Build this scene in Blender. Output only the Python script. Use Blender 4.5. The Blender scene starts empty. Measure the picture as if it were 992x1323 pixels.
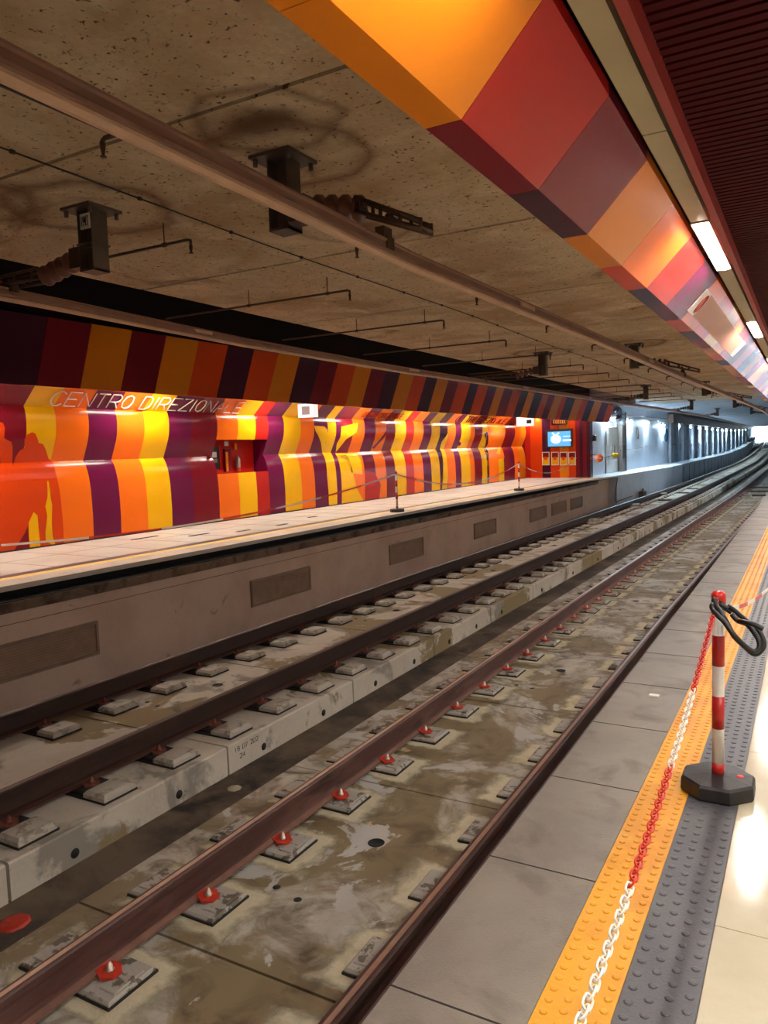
import bpy, bmesh, math, random
from mathutils import Vector, Matrix
from bisect import bisect_right
S = bpy.context.scene
COL = S.collection
PI = math.pi

# ------------------------------------------------------------------ camera, world, exposure
# world frame: eye at the origin, +Y along the tracks, +Z up, metres
ROT = ((0.87209797, 0.01155436, -0.48919488),
       (0.4882969, -0.08551842, 0.86847725),
       (-0.03180047, -0.99626959, -0.0802224))
FPX, CX, CY = 980.0, 496.0, 661.5
cd = bpy.data.cameras.new('camera'); cam = bpy.data.objects.new('camera', cd); COL.objects.link(cam)
cd.sensor_fit = 'HORIZONTAL'; cd.sensor_width = 36.0; cd.lens = FPX / 992.0 * 36.0
cd.clip_start = 0.02; cd.clip_end = 1000
R = Matrix(ROT)
cam.matrix_world = Matrix(((R[0][0], -R[0][1], -R[0][2], 0), (R[1][0], -R[1][1], -R[1][2], 0), (R[2][0], -R[2][1], -R[2][2], 0), (0, 0, 0, 1)))
S.camera = cam
w = bpy.data.worlds.new('daylight'); S.world = w; w.use_nodes = True
w.node_tree.nodes['Background'].inputs[0].default_value = (0.62, 0.82, 1.0, 1)
w.node_tree.nodes['Background'].inputs[1].default_value = 6.0
S.view_settings.view_transform = 'Standard'; S.view_settings.look = 'None'
S.view_settings.gamma = 1.0; S.view_settings.use_curve_mapping = False
S.view_settings.exposure = 2.12
LAMP = 33.0          # station lamps and the added unseen rows
WASH = 44.0          # lamps behind the far fascia
TUNL = 300.0          # tunnel wall lamps


def ray(px, py):
    d = Vector((px - CX, py - CY, FPX)); return R @ d


def atX(px, py, X):
    r = ray(px, py); return r * (X / r.x)


def atY(px, py, Y):
    r = ray(px, py); return r * (Y / r.y)


def atZ(px, py, Z):
    r = ray(px, py); return r * (Z / r.z)


# ------------------------------------------------------------------ helpers
def lin(c):
    return tuple(((v / 255.0) / 12.92 if v / 255.0 <= 0.04045 else ((v / 255.0 + 0.055) / 1.055) ** 2.4) for v in c) + (1,)


def new_mat(name):
    m = bpy.data.materials.new(name); m.use_nodes = True
    return m, m.node_tree.nodes, m.node_tree.links, m.node_tree.nodes['Principled BSDF']


def flat(name, c, rough=0.5, metal=0.0, vary=0.06, emit=None, es=1.0, coat=0.0, scale=6.0, bump=0.0):
    m, n, l, b = new_mat(name)
    b.inputs['Roughness'].default_value = rough; b.inputs['Metallic'].default_value = metal
    if name.startswith('enamel'): b.inputs['Specular IOR Level'].default_value = 0.16
    if coat: b.inputs['Coat Weight'].default_value = coat; b.inputs['Coat Roughness'].default_value = 0.08
    g = n.new('ShaderNodeNewGeometry')
    t = n.new('ShaderNodeTexNoise'); t.inputs['Scale'].default_value = scale; t.inputs['Detail'].default_value = 5
    l.new(g.outputs['Position'], t.inputs['Vector'])
    r = n.new('ShaderNodeValToRGB'); c0 = lin(c)
    r.color_ramp.elements[0].position = 0.3; r.color_ramp.elements[1].position = 0.7
    r.color_ramp.elements[0].color = tuple(v * (1 - vary) for v in c0[:3]) + (1,)
    r.color_ramp.elements[1].color = tuple(min(1, v * (1 + vary)) for v in c0[:3]) + (1,)
    l.new(t.outputs[0], r.inputs[0]); l.new(r.outputs[0], b.inputs['Base Color'])
    if bump:
        bp = n.new('ShaderNodeBump'); bp.inputs['Strength'].default_value = bump; bp.inputs['Distance'].default_value = 0.01
        l.new(t.outputs[0], bp.inputs['Height']); l.new(bp.outputs[0], b.inputs['Normal'])
    if emit:
        b.inputs['Emission Color'].default_value = emit + (1,); b.inputs['Emission Strength'].default_value = es
    return m


def noise(n, l, vec, scale, detail=6, rough=0.6, dist=0.0):
    t = n.new('ShaderNodeTexNoise'); t.inputs['Scale'].default_value = scale; t.inputs['Detail'].default_value = detail
    t.inputs['Roughness'].default_value = rough; t.inputs['Distortion'].default_value = dist
    l.new(vec, t.inputs['Vector']); return t.outputs[0]


def ramp(n, l, src, stops):
    r = n.new('ShaderNodeValToRGB'); e = r.color_ramp.elements
    e[0].position, e[0].color = stops[0][0], stops[0][1]
    e[1].position, e[1].color = stops[-1][0], stops[-1][1]
    for p, c in stops[1:-1]:
        k = e.new(p); k.color = c
    l.new(src, r.inputs[0]); return r.outputs[0]


W1, K0 = (1, 1, 1, 1), (0, 0, 0, 1)


def mix(n, l, fac, a, b):
    m = n.new('ShaderNodeMix'); m.data_type = 'RGBA'
    if isinstance(fac, float): m.inputs[0].default_value = fac
    else: l.new(fac, m.inputs[0])
    for k, v in ((6, a), (7, b)):
        if isinstance(v, tuple): m.inputs[k].default_value = v
        else: l.new(v, m.inputs[k])
    return m.outputs[2]


def concrete(name, base, layers, rough=(0.85, 0.85), grain=0.25, gscale=45, stretch=(1, 1, 1), offset=0):
    """base colour plus stains: (colour, scale, low, high, distortion) each; rough = (dry, wet) where the last stain lies"""
    m, n, l, b = new_mat(name)
    g = n.new('ShaderNodeNewGeometry')
    mp = n.new('ShaderNodeMapping'); mp.inputs['Scale'].default_value = stretch; mp.inputs['Location'].default_value = (offset, offset * 1.7, 0)
    l.new(g.outputs['Position'], mp.inputs['Vector']); v = mp.outputs[0]
    c0 = lin(base)
    fine = noise(n, l, v, gscale, 8, 0.7)
    col = ramp(n, l, fine, [(0.25, tuple(x * (1 - grain) for x in c0[:3]) + (1,)), (0.75, tuple(min(1, x * (1 + grain)) for x in c0[:3]) + (1,))])
    mask = None
    for i, (c, sc, lo, hi, ds) in enumerate(layers):
        mask = ramp(n, l, noise(n, l, v, sc, 7, 0.62, ds), [(lo, K0), (hi, W1)])
        col = mix(n, l, mask, col, lin(c))
    l.new(col, b.inputs['Base Color'])
    if mask is not None and rough[0] != rough[1]:
        mr = n.new('ShaderNodeMapRange'); mr.inputs[3].default_value = rough[0]; mr.inputs[4].default_value = rough[1]
        l.new(mask, mr.inputs[0]); l.new(mr.outputs[0], b.inputs['Roughness'])
    else: b.inputs['Roughness'].default_value = rough[0]
    bp = n.new('ShaderNodeBump'); bp.inputs['Strength'].default_value = 0.35; bp.inputs['Distance'].default_value = 0.008
    l.new(fine, bp.inputs['Height']); l.new(bp.outputs[0], b.inputs['Normal'])
    return m


def glow(name, c, s):
    m, n, l, b = new_mat(name)
    b.inputs['Base Color'].default_value = tuple(c) + (1,)
    b.inputs['Emission Color'].default_value = tuple(c) + (1,); b.inputs['Emission Strength'].default_value = s
    return m


class MB:
    def __init__(s): s.v = []; s.f = []; s.m = []; s.sm = []

    def add(s, vs, fs, mi=0, smooth=False):
        o = len(s.v); s.v += [Vector(v) for v in vs]
        for f in fs: s.f.append([i + o for i in f]); s.m.append(mi); s.sm.append(smooth)
        return s

    def box(s, x0, x1, y0, y1, z0, z1, mi=0, mat=None):
        vs = [Vector((x, y, z)) for z in (z0, z1) for y in (y0, y1) for x in (x0, x1)]
        if mat: vs = [mat @ v for v in vs]
        return s.add(vs, [(0, 2, 3, 1), (4, 5, 7, 6), (0, 1, 5, 4), (2, 6, 7, 3), (0, 4, 6, 2), (1, 3, 7, 5)], mi)

    def bbox(s, x0, x1, y0, y1, z0, z1, b=0.01, mi=0):
        """box whose top edges are chamfered"""
        lo = [(x0, y0, z0), (x1, y0, z0), (x1, y1, z0), (x0, y1, z0)]
        md = [(x0, y0, z1 - b), (x1, y0, z1 - b), (x1, y1, z1 - b), (x0, y1, z1 - b)]
        tp = [(x0 + b, y0 + b, z1), (x1 - b, y0 + b, z1), (x1 - b, y1 - b, z1), (x0 + b, y1 - b, z1)]
        fs = [(3, 2, 1, 0), (8, 9, 10, 11)]
        for k in range(4):
            j = (k + 1) % 4; fs += [(k, j, 4 + j, 4 + k), (4 + k, 4 + j, 8 + j, 8 + k)]
        return s.add(lo + md + tp, fs, mi)

    def tube(s, pts, r, n=8, mi=0, caps=True, closed=False):
        pts = [Vector(p) for p in pts]; N = len(pts); vs = []; fs = []
        rr = r if isinstance(r, (list, tuple)) else [r] * N
        prev = None
        for i, p in enumerate(pts):
            if closed: t = pts[(i + 1) % N] - pts[i - 1]
            else: t = pts[min(i + 1, N - 1)] - pts[max(i - 1, 0)]
            t = t.normalized() if t.length > 1e-9 else Vector((0, 0, 1))
            if prev is None:
                a = Vector((0, 0, 1)) if abs(t.z) < 0.9 else Vector((1, 0, 0))
                u = t.cross(a).normalized()
            else: u = (prev - t * prev.dot(t)).normalized()
            prev = u; q = t.cross(u)
            for k in range(n):
                a = 2 * PI * k / n; vs.append(p + (u * math.cos(a) + q * math.sin(a)) * rr[i])
        for i in range(N if closed else N - 1):
            for k in range(n):
                a, b2 = i * n + k, i * n + (k + 1) % n
                j = (i + 1) % N; c, d = j * n + (k + 1) % n, j * n + k
                fs.append((a, b2, c, d))
        if caps and not closed: fs += [tuple(range(n - 1, -1, -1)), tuple((N - 1) * n + k for k in range(n))]
        return s.add(vs, fs, mi, True)

    def lathe(s, prof, c, n=20, mi=0, smooth=True):
        vs = []; fs = []
        for r, z in prof:
            for k in range(n):
                a = 2 * PI * k / n; vs.append((c[0] + r * math.cos(a), c[1] + r * math.sin(a), c[2] + z))
        for i in range(len(prof) - 1):
            for k in range(n):
                fs.append((i * n + k, i * n + (k + 1) % n, (i + 1) * n + (k + 1) % n, (i + 1) * n + k))
        fs += [tuple(range(n - 1, -1, -1)), tuple((len(prof) - 1) * n + k for k in range(n))]
        return s.add(vs, fs, mi, smooth)

    def prism(s, prof, ys, off=lambda y: (0, 0), mi=0, caps=True, closed=True, smooth=False):
        """XZ outline swept along Y; off(y) shifts it"""
        n = len(prof); vs = []; fs = []
        for y in ys:
            dx, dz = off(y)
            vs += [(x + dx, y, z + dz) for x, z in prof]
        m = n if closed else n - 1
        for i in range(len(ys) - 1):
            for k in range(m):
                a, b = i * n + k, i * n + (k + 1) % n
                fs.append((a, a + n, b + n, b))
        if caps and closed: fs += [tuple(range(n)), tuple((len(ys) - 1) * n + k for k in range(n - 1, -1, -1))]
        return s.add(vs, fs, mi, smooth)

    def slabpoly(s, pts, nrm, th, mi=0):
        """planar polygon with thickness"""
        n = len(pts); a = [Vector(p) for p in pts]; b = [p + Vector(nrm) * th for p in a]
        fs = [tuple(range(n - 1, -1, -1)), tuple(range(n, 2 * n))] + [(i, (i + 1) % n, n + (i + 1) % n, n + i) for i in range(n)]
        return s.add(a + b, fs, mi)

    def build(s, name, mats, parent=None, loc=None, fix=True):
        if not isinstance(mats, (list, tuple)): mats = [mats]
        if loc is None and parent is None:
            xs = [v.x for v in s.v]; ys = [v.y for v in s.v]; zs = [v.z for v in s.v]
            loc = Vector(((min(xs) + max(xs)) / 2, (min(ys) + max(ys)) / 2, min(zs)))
        L = Vector(loc) if loc is not None else Vector((0, 0, 0))
        base = Vector(parent['_w']) if parent is not None and '_w' in parent else Vector((0, 0, 0))
        if parent is not None and loc is None: L = base
        me = bpy.data.meshes.new(name)
        me.from_pydata([tuple(v - L) for v in s.v], [], s.f)
        for m in mats: me.materials.append(m)
        for p, mi, sm in zip(me.polygons, s.m, s.sm): p.material_index = mi; p.use_smooth = sm
        if fix:
            bm = bmesh.new(); bm.from_mesh(me); bmesh.ops.recalc_face_normals(bm, faces=bm.faces); bm.to_mesh(me); bm.free()
        me.update()
        o = bpy.data.objects.new(name, me); COL.objects.link(o)
        if parent is not None: o.parent = parent; o.location = L - base
        else: o.location = L
        o['_w'] = tuple(L)
        return o


def tag(o, label=None, cat=None, group=None, kind=None):
    if label: o['label'] = label
    if cat: o['category'] = cat
    if group: o['group'] = group
    if kind: o['kind'] = kind
    return o


def thing(name, label, cat, loc, group=None):
    o = bpy.data.objects.new(name, None); COL.objects.link(o); o.location = loc; o.empty_display_size = 0.1
    o['_w'] = tuple(loc); return tag(o, label, cat, group)


def struct(mb, name, mats, label=None, parent=None):
    o = mb.build(name, mats, parent)
    if parent is None: o['kind'] = 'structure'; o['category'] = name.split('_')[0]
    if label: o['label'] = label
    return o


def copy_tree(o, loc=None, label=None, group=None, parent=None):
    c = o.copy(); COL.objects.link(c)
    if parent is not None: c.parent = parent
    if loc is not None: c.location = loc
    if label: c['label'] = label
    if group: c['group'] = group
    for ch in list(o.children): copy_tree(ch, parent=c)
    return c


def lerp(tab, y):
    if y <= tab[0][0]: return tab[0][1]
    for (a, va), (b, vb) in zip(tab, tab[1:]):
        if y <= b:
            t = (y - a) / (b - a); return va + (vb - va) * t
    return tab[-1][1]


def frange(a, b, st):
    n = max(1, int(round((b - a) / st))); return [a + (b - a) * i / n for i in range(n + 1)]


# alignment of the line: sideways shift of the tracks and rise towards the mouth
T_ = [(12, 0), (25, .12), (38, .28), (50, .28), (65, .2), (90, .05), (120, -.4), (160, -1.3), (200, -3.0)]
Z_ = [(85, 0), (110, .25), (140, .8), (170, 1.4), (200, 2.0)]
LIP = [(0, -7.97), (14, -7.97), (20, -7.88), (30, -7.65), (36, -7.25), (47, -6.75), (63, -6.95), (84, -7.3), (120, -8.0), (160, -9.4), (200, -11.2)]
WALL = [(33, -8.5), (45, -8.2), (54, -7.9), (63, -7.95), (84, -8.2), (120, -8.9), (160, -10.2), (200, -12.0)]
def tdx(y): return lerp(T_, y)
def dz(y): return lerp(Z_, y)
def toff(y): return (tdx(y), dz(y))


YS = frange(-6, 36, 2) + frange(38, 200, 3)

# ------------------------------------------------------------------ materials
M = {}
M['slab_near'] = concrete('stained_slab_concrete', (160, 150, 136), [((178, 168, 154), 1.3, .45, .6, .3), ((122, 105, 76), .75, .46, .52, .9), ((88, 72, 50), 3.2, .48, .66, .9), ((172, 167, 160), 1.15, .585, .6, .9), ((186, 164, 128), 2.1, .64, .68, .4)], (0.6, 0.6), 0.2, 40)
M['slab_far'] = concrete('pale_slab_concrete', (184, 172, 156), [((198, 188, 172), 1.1, .4, .6, .3), ((142, 134, 122), 1.3, .54, .6, .5), ((136, 118, 84), .6, .545, .57, .7), ((82, 72, 60), 2.6, .63, .75, .6)], (0.85, 0.8), 0.18, 40, offset=3.0)
M['bed'] = concrete('dark_trackbed', (66, 54, 44), [((100, 84, 66), 1.2, .45, .6, .4), ((34, 27, 23), 2.0, .5, .7, .4)], (0.9, 0.9), 0.25, 30)
M['grout'] = concrete('cream_grout', (188, 176, 148), [((164, 150, 118), 5.0, .5, .7, .4)], (0.9, 0.9), 0.15, 60)
def _soft(m):
    n, l = m.node_tree.nodes, m.node_tree.links; b = n['Principled BSDF']
    tc = n.new('ShaderNodeTexCoord'); sp = n.new('ShaderNodeSeparateXYZ'); l.new(tc.outputs['Object'], sp.inputs[0])
    def mt(op, a, v=None):
        k = n.new('ShaderNodeMath'); k.operation = op
        for i, q in enumerate((a, v)):
            if q is None: continue
            if isinstance(q, float): k.inputs[i].default_value = q
            else: l.new(q, k.inputs[i])
        return k.outputs[0]
    g = n.new('ShaderNodeNewGeometry'); nz = noise(n, l, g.outputs['Position'], 7, 4)
    d = mt('MAXIMUM', mt('DIVIDE', mt('ABSOLUTE', sp.outputs[0]), .50), mt('DIVIDE', mt('ABSOLUTE', sp.outputs[1]), .30))
    d = mt('ADD', d, mt('MULTIPLY', nz, .5))
    mr = n.new('ShaderNodeMapRange'); mr.inputs[1].default_value = .98; mr.inputs[2].default_value = 1.22; mr.inputs[3].default_value = 1; mr.inputs[4].default_value = 0
    l.new(d, mr.inputs[0]); l.new(mr.outputs[0], b.inputs['Alpha'])
_soft(M['grout'])
M['wallc'] = concrete('platform_wall_render', (216, 188, 170), [((200, 170, 152), .8, .45, .65, .3), ((124, 98, 78), 4.0, .64, .8, .8)], (0.85, 0.85), 0.08, 50)
M['beam'] = concrete('stained_beam', (124, 102, 86), [((72, 54, 44), 3.0, .48, .65, .6)], (0.9, 0.9), 0.2, 40)
M['ceil'] = concrete('raw_ceiling_concrete', (212, 190, 158), [((184, 154, 118), .55, .42, .62, .6), ((226, 206, 176), 1.6, .5, .66, .4), ((112, 76, 48), .9, .6, .74, 1.0), ((84, 60, 42), 26.0, .6, .66, .1), ((96, 68, 48), 9.0, .66, .72, .2)], (0.95, 0.95), 0.22, 34, (1, 1.0, 1))
def stain(m, spots):
    n, l = m.node_tree.nodes, m.node_tree.links; b = n['Principled BSDF']; g = n.new('ShaderNodeNewGeometry')
    src = b.inputs['Base Color'].links[0].from_socket
    nz = n.new('ShaderNodeTexNoise'); nz.inputs['Scale'].default_value = 2.6; nz.inputs['Detail'].default_value = 5; l.new(g.outputs['Position'], nz.inputs['Vector'])
    vm = n.new('ShaderNodeVectorMath'); vm.operation = 'MULTIPLY_ADD'; l.new(nz.outputs['Color'], vm.inputs[0]); vm.inputs[1].default_value = (.35, .35, 0); l.new(g.outputs['Position'], vm.inputs[2])
    for x, y, r, c, st in spots:
        d = n.new('ShaderNodeVectorMath'); d.operation = 'DISTANCE'; l.new(vm.outputs[0], d.inputs[0]); d.inputs[1].default_value = (x + .175, y + .175, 1.87)
        k = n.new('ShaderNodeMath'); k.operation = 'DIVIDE'; l.new(d.outputs['Value'], k.inputs[0]); k.inputs[1].default_value = r
        mk = ramp(n, l, k.outputs[0], [(p, (v, v, v, 1)) for p, v in st])
        src = mix(n, l, mk, src, lin(c))
    l.new(src, b.inputs['Base Color'])
RING = [(0, .0), (.55, .0), (.72, .75), (.82, .2), (.95, 0)]; BLOT = [(0, .95), (.25, .8), (.5, .15), (.62, .1), (.8, .55), (.9, .1), (1, 0)]
_p = atZ(342, 158, 1.87)
stain(M['ceil'], [(_p.x, _p.y, .5, (96, 62, 38), BLOT), (-2.94, 4.06, .75, (112, 74, 46), RING), (-4.72, 4.06, .8, (112, 74, 46), RING), (-5.3, 3.4, .7, (120, 84, 54), RING), (-3.3, 5.6, .6, (124, 88, 58), BLOT), (-2.94, 15.1, .8, (112, 74, 46), RING), (-4.72, 15.1, .8, (112, 74, 46), RING)])
M['granite'] = concrete('grey_granite_paving', (118, 108, 98), [((134, 124, 112), 1.6, .42, .62, .4), ((98, 88, 78), 3.4, .52, .72, .5)], (0.42, 0.5), 0.12, 120)
M['tile'] = concrete('polished_cream_tile', (196, 188, 164), [((182, 172, 146), .8, .42, .62, .3)], (0.08, 0.12), 0.04, 14)
M['tile'].node_tree.nodes['Bump'].inputs['Strength'].default_value = 0.04
M['kerb'] = concrete('pale_kerb_stone', (206, 190, 176), [((176, 160, 146), 2.0, .5, .7, .3)], (0.6, 0.6), 0.08, 60)
M['yfar'] = flat('pale_yellow_tactile', (246, 208, 120), 0.5)  # paler yellow than the near platform strip
M['picto'] = glow('grey_pictogram', (0.42, 0.34, 0.36), 0.1)
M['tile_far'] = concrete('pale_platform_tile', (206, 197, 186), [((186, 174, 160), .7, .5, .7, .3)], (0.5, 0.5), 0.05, 70)
M['white_panel'] = concrete('white_tunnel_panel', (206, 212, 220), [((186, 193, 203), 1.4, .5, .7, .3)], (0.5, 0.5), 0.05, 30)
M['tunnelc'] = concrete('tunnel_concrete', (170, 178, 188), [((136, 143, 152), 1.2, .45, .65, .5), ((130, 136, 144), 2.4, .6, .7, .5)], (0.8, 0.8), 0.15, 30)
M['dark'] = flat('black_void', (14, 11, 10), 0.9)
M['joint'] = flat('dark_joint', (40, 32, 27), 0.9)  # even dark brown for joints, slots and the painted date
M['rail'] = concrete('rusty_rail_steel', (78, 48, 42), [((106, 74, 64), 3.0, .5, .7, .3), ((52, 28, 22), 6.0, .52, .7, .3)], (0.42, 0.5), 0.2, 60, (1, .25, 1))
M['railtop'] = flat('worn_rail_head', (196, 160, 138), 0.35, 0.4, 0.12, scale=12)
M['footm'] = flat('pale_rail_foot', (122, 86, 72), 0.7, 0, 0.2, scale=8)  # lighter brown than the rail it edges
M['raildark'] = concrete('dark_rail_steel', (52, 32, 25), [((72, 46, 34), 4.0, .5, .7, .3)], (0.5, 0.5), 0.2, 60, (1, .25, 1))
M['plate'] = concrete('grey_baseplate', (160, 152, 142), [((92, 82, 68), 9.0, .54, .57, .3)], (0.6, 0.6), 0.15, 60)
M['plate_far'] = concrete('dusty_baseplate', (176, 166, 152), [((138, 126, 112), 9.0, .52, .6, .3)], (0.8, 0.8), 0.15, 60)
M['plate_edge'] = flat('rubber_and_rail_shade', (30, 24, 20), 0.8)
M['clip'] = flat('red_rust_clip', (176, 48, 28), 0.5, 0, 0.25, scale=30)
M['clip_dull'] = flat('dull_red_clip', (112, 62, 48), 0.6, 0, 0.3, scale=30)
M['bolt'] = flat('pale_bolt', (196, 176, 160), 0.35, 0.6)
M['steel'] = flat('galvanised_steel', (150, 138, 130), 0.45, 0.6, 0.15)
M['poststeel'] = flat('dull_post_steel', (104, 90, 82), 0.5, 0.4, 0.15)
M['dsteel'] = flat('dark_bracket_steel', (92, 72, 60), 0.5, 0.5, 0.2)
M['cond'] = flat('aluminium_conductor', (158, 122, 106), 0.42, 0.35, 0.08)
M['cond_lo'] = flat('conductor_lip', (226, 190, 160), 0.4, 0.3, 0.08)
M['insul'] = flat('brown_insulator', (120, 74, 60), 0.3, 0, 0.15)
M['pipe'] = flat('sprinkler_pipe', (88, 70, 56), 0.5, 0.4, 0.15)
M['vent'] = flat('bronze_louvre', (178, 150, 130), 0.5, 0.3, 0.1)
M['ventf'] = flat('louvre_frame', (150, 126, 108), 0.5, 0.3, 0.1)
M['ydome'] = concrete('yellow_tactile', (226, 158, 28), [((206, 136, 22), 2.0, .45, .6, .4), ((222, 166, 70), 1.1, .62, .68, .4)], (0.4, 0.45), 0.06, 60)
M['kdome'] = concrete('slate_tactile', (78, 78, 82), [((92, 90, 92), 1.5, .45, .62, .5)], (0.34, 0.38), 0.08, 80)
M['wht'] = flat('white_plastic', (232, 226, 216), 0.35, 0, 0.03)
M['red'] = flat('red_plastic', (206, 40, 24), 0.35, 0, 0.05)
M['dred'] = flat('post_red', (176, 34, 28), 0.35, 0, 0.05)
M['rubber'] = flat('black_rubber', (38, 34, 34), 0.5, 0, 0.2, scale=20, bump=0.3)
M['cable'] = flat('black_cable', (26, 24, 26), 0.4)
M['slat'] = flat('maroon_slat', (66, 9, 16), 0.7, 0.0, 0.06)
M['slat'].node_tree.nodes['Principled BSDF'].inputs['Specular IOR Level'].default_value = 0.08
M['trimred'] = flat('maroon_trim', (150, 48, 44), 0.4, 0.1, 0.05)
M['beige'] = flat('beige_trough_metal', (176, 164, 132), 0.5, 0.1, 0.05)
M['screen'] = glow('blue_screen', (0.08, 0.36, 0.8), 0.25)
M['screenw'] = glow('pale_screen', (0.75, 0.92, 1.0), 0.25)
M['amber'] = glow('amber_led', (1.0, 0.42, 0.1), 0.06)
M['black'] = flat('black_casing', (20, 18, 24), 0.35)
M['lampw'] = glow('white_lamp', (1.0, 0.94, 0.88), LAMP)
M['troughl'] = glow('warm_trough_lamp', (1.0, 0.92, 0.84), 26.0)
M['washl'] = glow('white_wash_lamp', (1.0, 0.93, 0.82), WASH)
M['tunl'] = glow('cold_lamp', (0.62, 0.84, 1.0), TUNL)
M['sign'] = glow('lit_sign_face', (1.0, 0.93, 0.9), 0.2)
PAL = dict(Y=(236, 176, 14), O=(240, 112, 24), R=(178, 34, 26), S=(222, 74, 22), P=(104, 20, 62), D=(70, 20, 44), K=(122, 18, 34), A=(226, 130, 22), N=(212, 66, 16))
for k, c in PAL.items():
    M['pan' + k] = flat('enamel_panel_' + {'Y': 'yellow', 'O': 'orange', 'R': 'red', 'S': 'vermilion', 'P': 'purple', 'D': 'plum', 'K': 'crimson', 'A': 'amber', 'N': 'rust_orange'}[k], c, 0.2, 0, 0.02, scale=1.5)
PK = list(PAL); PM = [M['pan' + k] for k in PK]

# ------------------------------------------------------------------ the setting
# channel floor under both tracks
g = MB(); g.prism([(-8.3, -3.0), (-0.7, -3.0), (-0.7, -2.78), (-8.3, -2.81)], frange(-6, 60, 3), lambda y: (tdx(y), 0))
g.prism([(-8.6, -3.0), (-0.2, -3.0), (-0.2, -2.81), (-8.6, -2.81)], YS[YS.index(60) if 60 in YS else -1:] if 60 in YS else frange(60, 200, 4), toff)
struct(g, 'floor', M['bed'], 'dark concrete channel floor between and beneath the two tracks')

# near platform
NY = (-6, 46)
g = MB(); g.box(-1.08, -0.67, NY[0], NY[1], -1.70, -1.6)
g.box(-0.67, 4.6, NY[0], NY[1], -1.70, -1.6055)
platform = struct(g, 'floor_platform_near', M['granite'], 'grey stone edge paving of the near platform')
g = MB(); g.box(-0.98, 4.6, NY[0], NY[1], -2.81, -1.70)
struct(g, 'wall_platform_near', M['beam'])
g = MB()
y = 1.85 - 0.81 * 9
while y < 44:
    g.box(-1.081, -0.67, y - .003, y + .003, -1.66, -1.5988); y += 0.812
g.build('paving_joint', M['joint'], platform)['kind'] = 'stuff'
g = MB()
for i, x0 in enumerate((-0.258, 0.54, 1.34, 2.14, 2.94, 3.74)):
    y = 2.6 - 0.8 * 10
    while y < 45:
        g.box(x0 + .0015, min(x0 + .7985, 4.6), y + .0015, y + .7985, -1.62, -1.6); y += 0.8
struct(g, 'floor_tile_near', M['tile'], 'polished cream tiles of the near platform')


def tactile(name, x0, x1, ncol, z, mat, label, dr, pitch, y1=34):
    g = MB(); g.box(x0, x1, NY[0], NY[1], -1.606, z)
    y = 0.2; k = 0
    prof = [(1.0, 0.0), (.92, .55), (.6, .9), (.0001, 1.0)]
    while y < y1:
        n = 8 if y < 7 else 5
        for c in range(ncol):
            cx = x0 + (x1 - x0) * (c + .5) / ncol; cy = y + (pitch / 2 if c % 2 else 0)
            vs = []; fs = []
            for r, h in prof[:3]:
                for a in range(n): vs.append((cx + dr * r * math.cos(2 * PI * a / n), cy + dr * r * math.sin(2 * PI * a / n), z + .0045 * h))
            for i in range(2):
                for a in range(n): fs.append((i * n + a, i * n + (a + 1) % n, (i + 1) * n + (a + 1) % n, (i + 1) * n + a))
            fs.append(tuple(2 * n + a for a in range(n)))
            g.add(vs, fs, 0, False)
        y += pitch
    o = g.build(name, mat, fix=False); tag(o, label, 'tactile paving'); return o


tactile('tactile_strip', -0.668, -0.466, 4, -1.600, M['ydome'], 'yellow studded tactile strip along the near platform edge', .0125, .052)
tactile('tactile_strip', -0.464, -0.260, 4, -1.600, M['kdome'], 'dark grey studded tactile strip beside the yellow one, under the striped post', .0135, .066)
# opposite platform
PY = frange(-6, 33, 3)
def lipo(y): return (lerp(LIP, y) + 7.97, 0)
g = MB(); g.prism([(-11.6, -1.46), (-7.97, -1.46), (-7.97, -1.4), (-11.6, -1.4)], frange(-6, 34, 2), lipo)
fp = struct(g, 'floor_platform_far', M['tile_far'], 'pale tiled floor of the opposite platform')
g = MB(); g.prism([(-8.38, -1.41), (-7.965, -1.41), (-7.965, -1.398), (-8.38, -1.398)], frange(-6, 33, 2), lipo); g.build('edge_paving', M['kerb'], fp)
for x0, x1, mt, lb in ((-8.56, -8.38, 'yfar', 'yellow tactile line along the opposite platform edge'), (-8.76, -8.58, 'kdome', 'dark tactile line behind the yellow one on the opposite platform')):
    g = MB(); g.prism([(x0, -1.41), (x1, -1.41), (x1, -1.397), (x0, -1.397)], frange(-6, 32.5, 2), lipo)
    tag(g.build('tactile_strip', M[mt]), lb, 'tactile paving')
g = MB()
for i in range(34):
    y = 2.1 + 0.9 * i
    g.box(-10.9, -8.8, y, y + .006, -1.4, -1.3985)
g.box(-9.9, -9.894, -5, 32, -1.4, -1.3985)
o = g.build('tile_joint', M['joint'], fp); o['kind'] = 'stuff'
random.seed(4)
for i, (px, py, ln) in enumerate(((188, 695, 50), (258, 691, 40), (315, 686, 30), (365, 678, 28), (404, 668, 24))):
    p = atZ(px, py, -1.4); g = MB(); g.box(p.x - .05, p.x + .02, p.y - ln * .006, p.y + ln * .006, -1.4, -1.393)
    tag(g.build('floor_grate', M['joint']), 'slim dark slot set in the opposite platform floor', 'floor grate', 'slim slots in the opposite platform floor')
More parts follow.
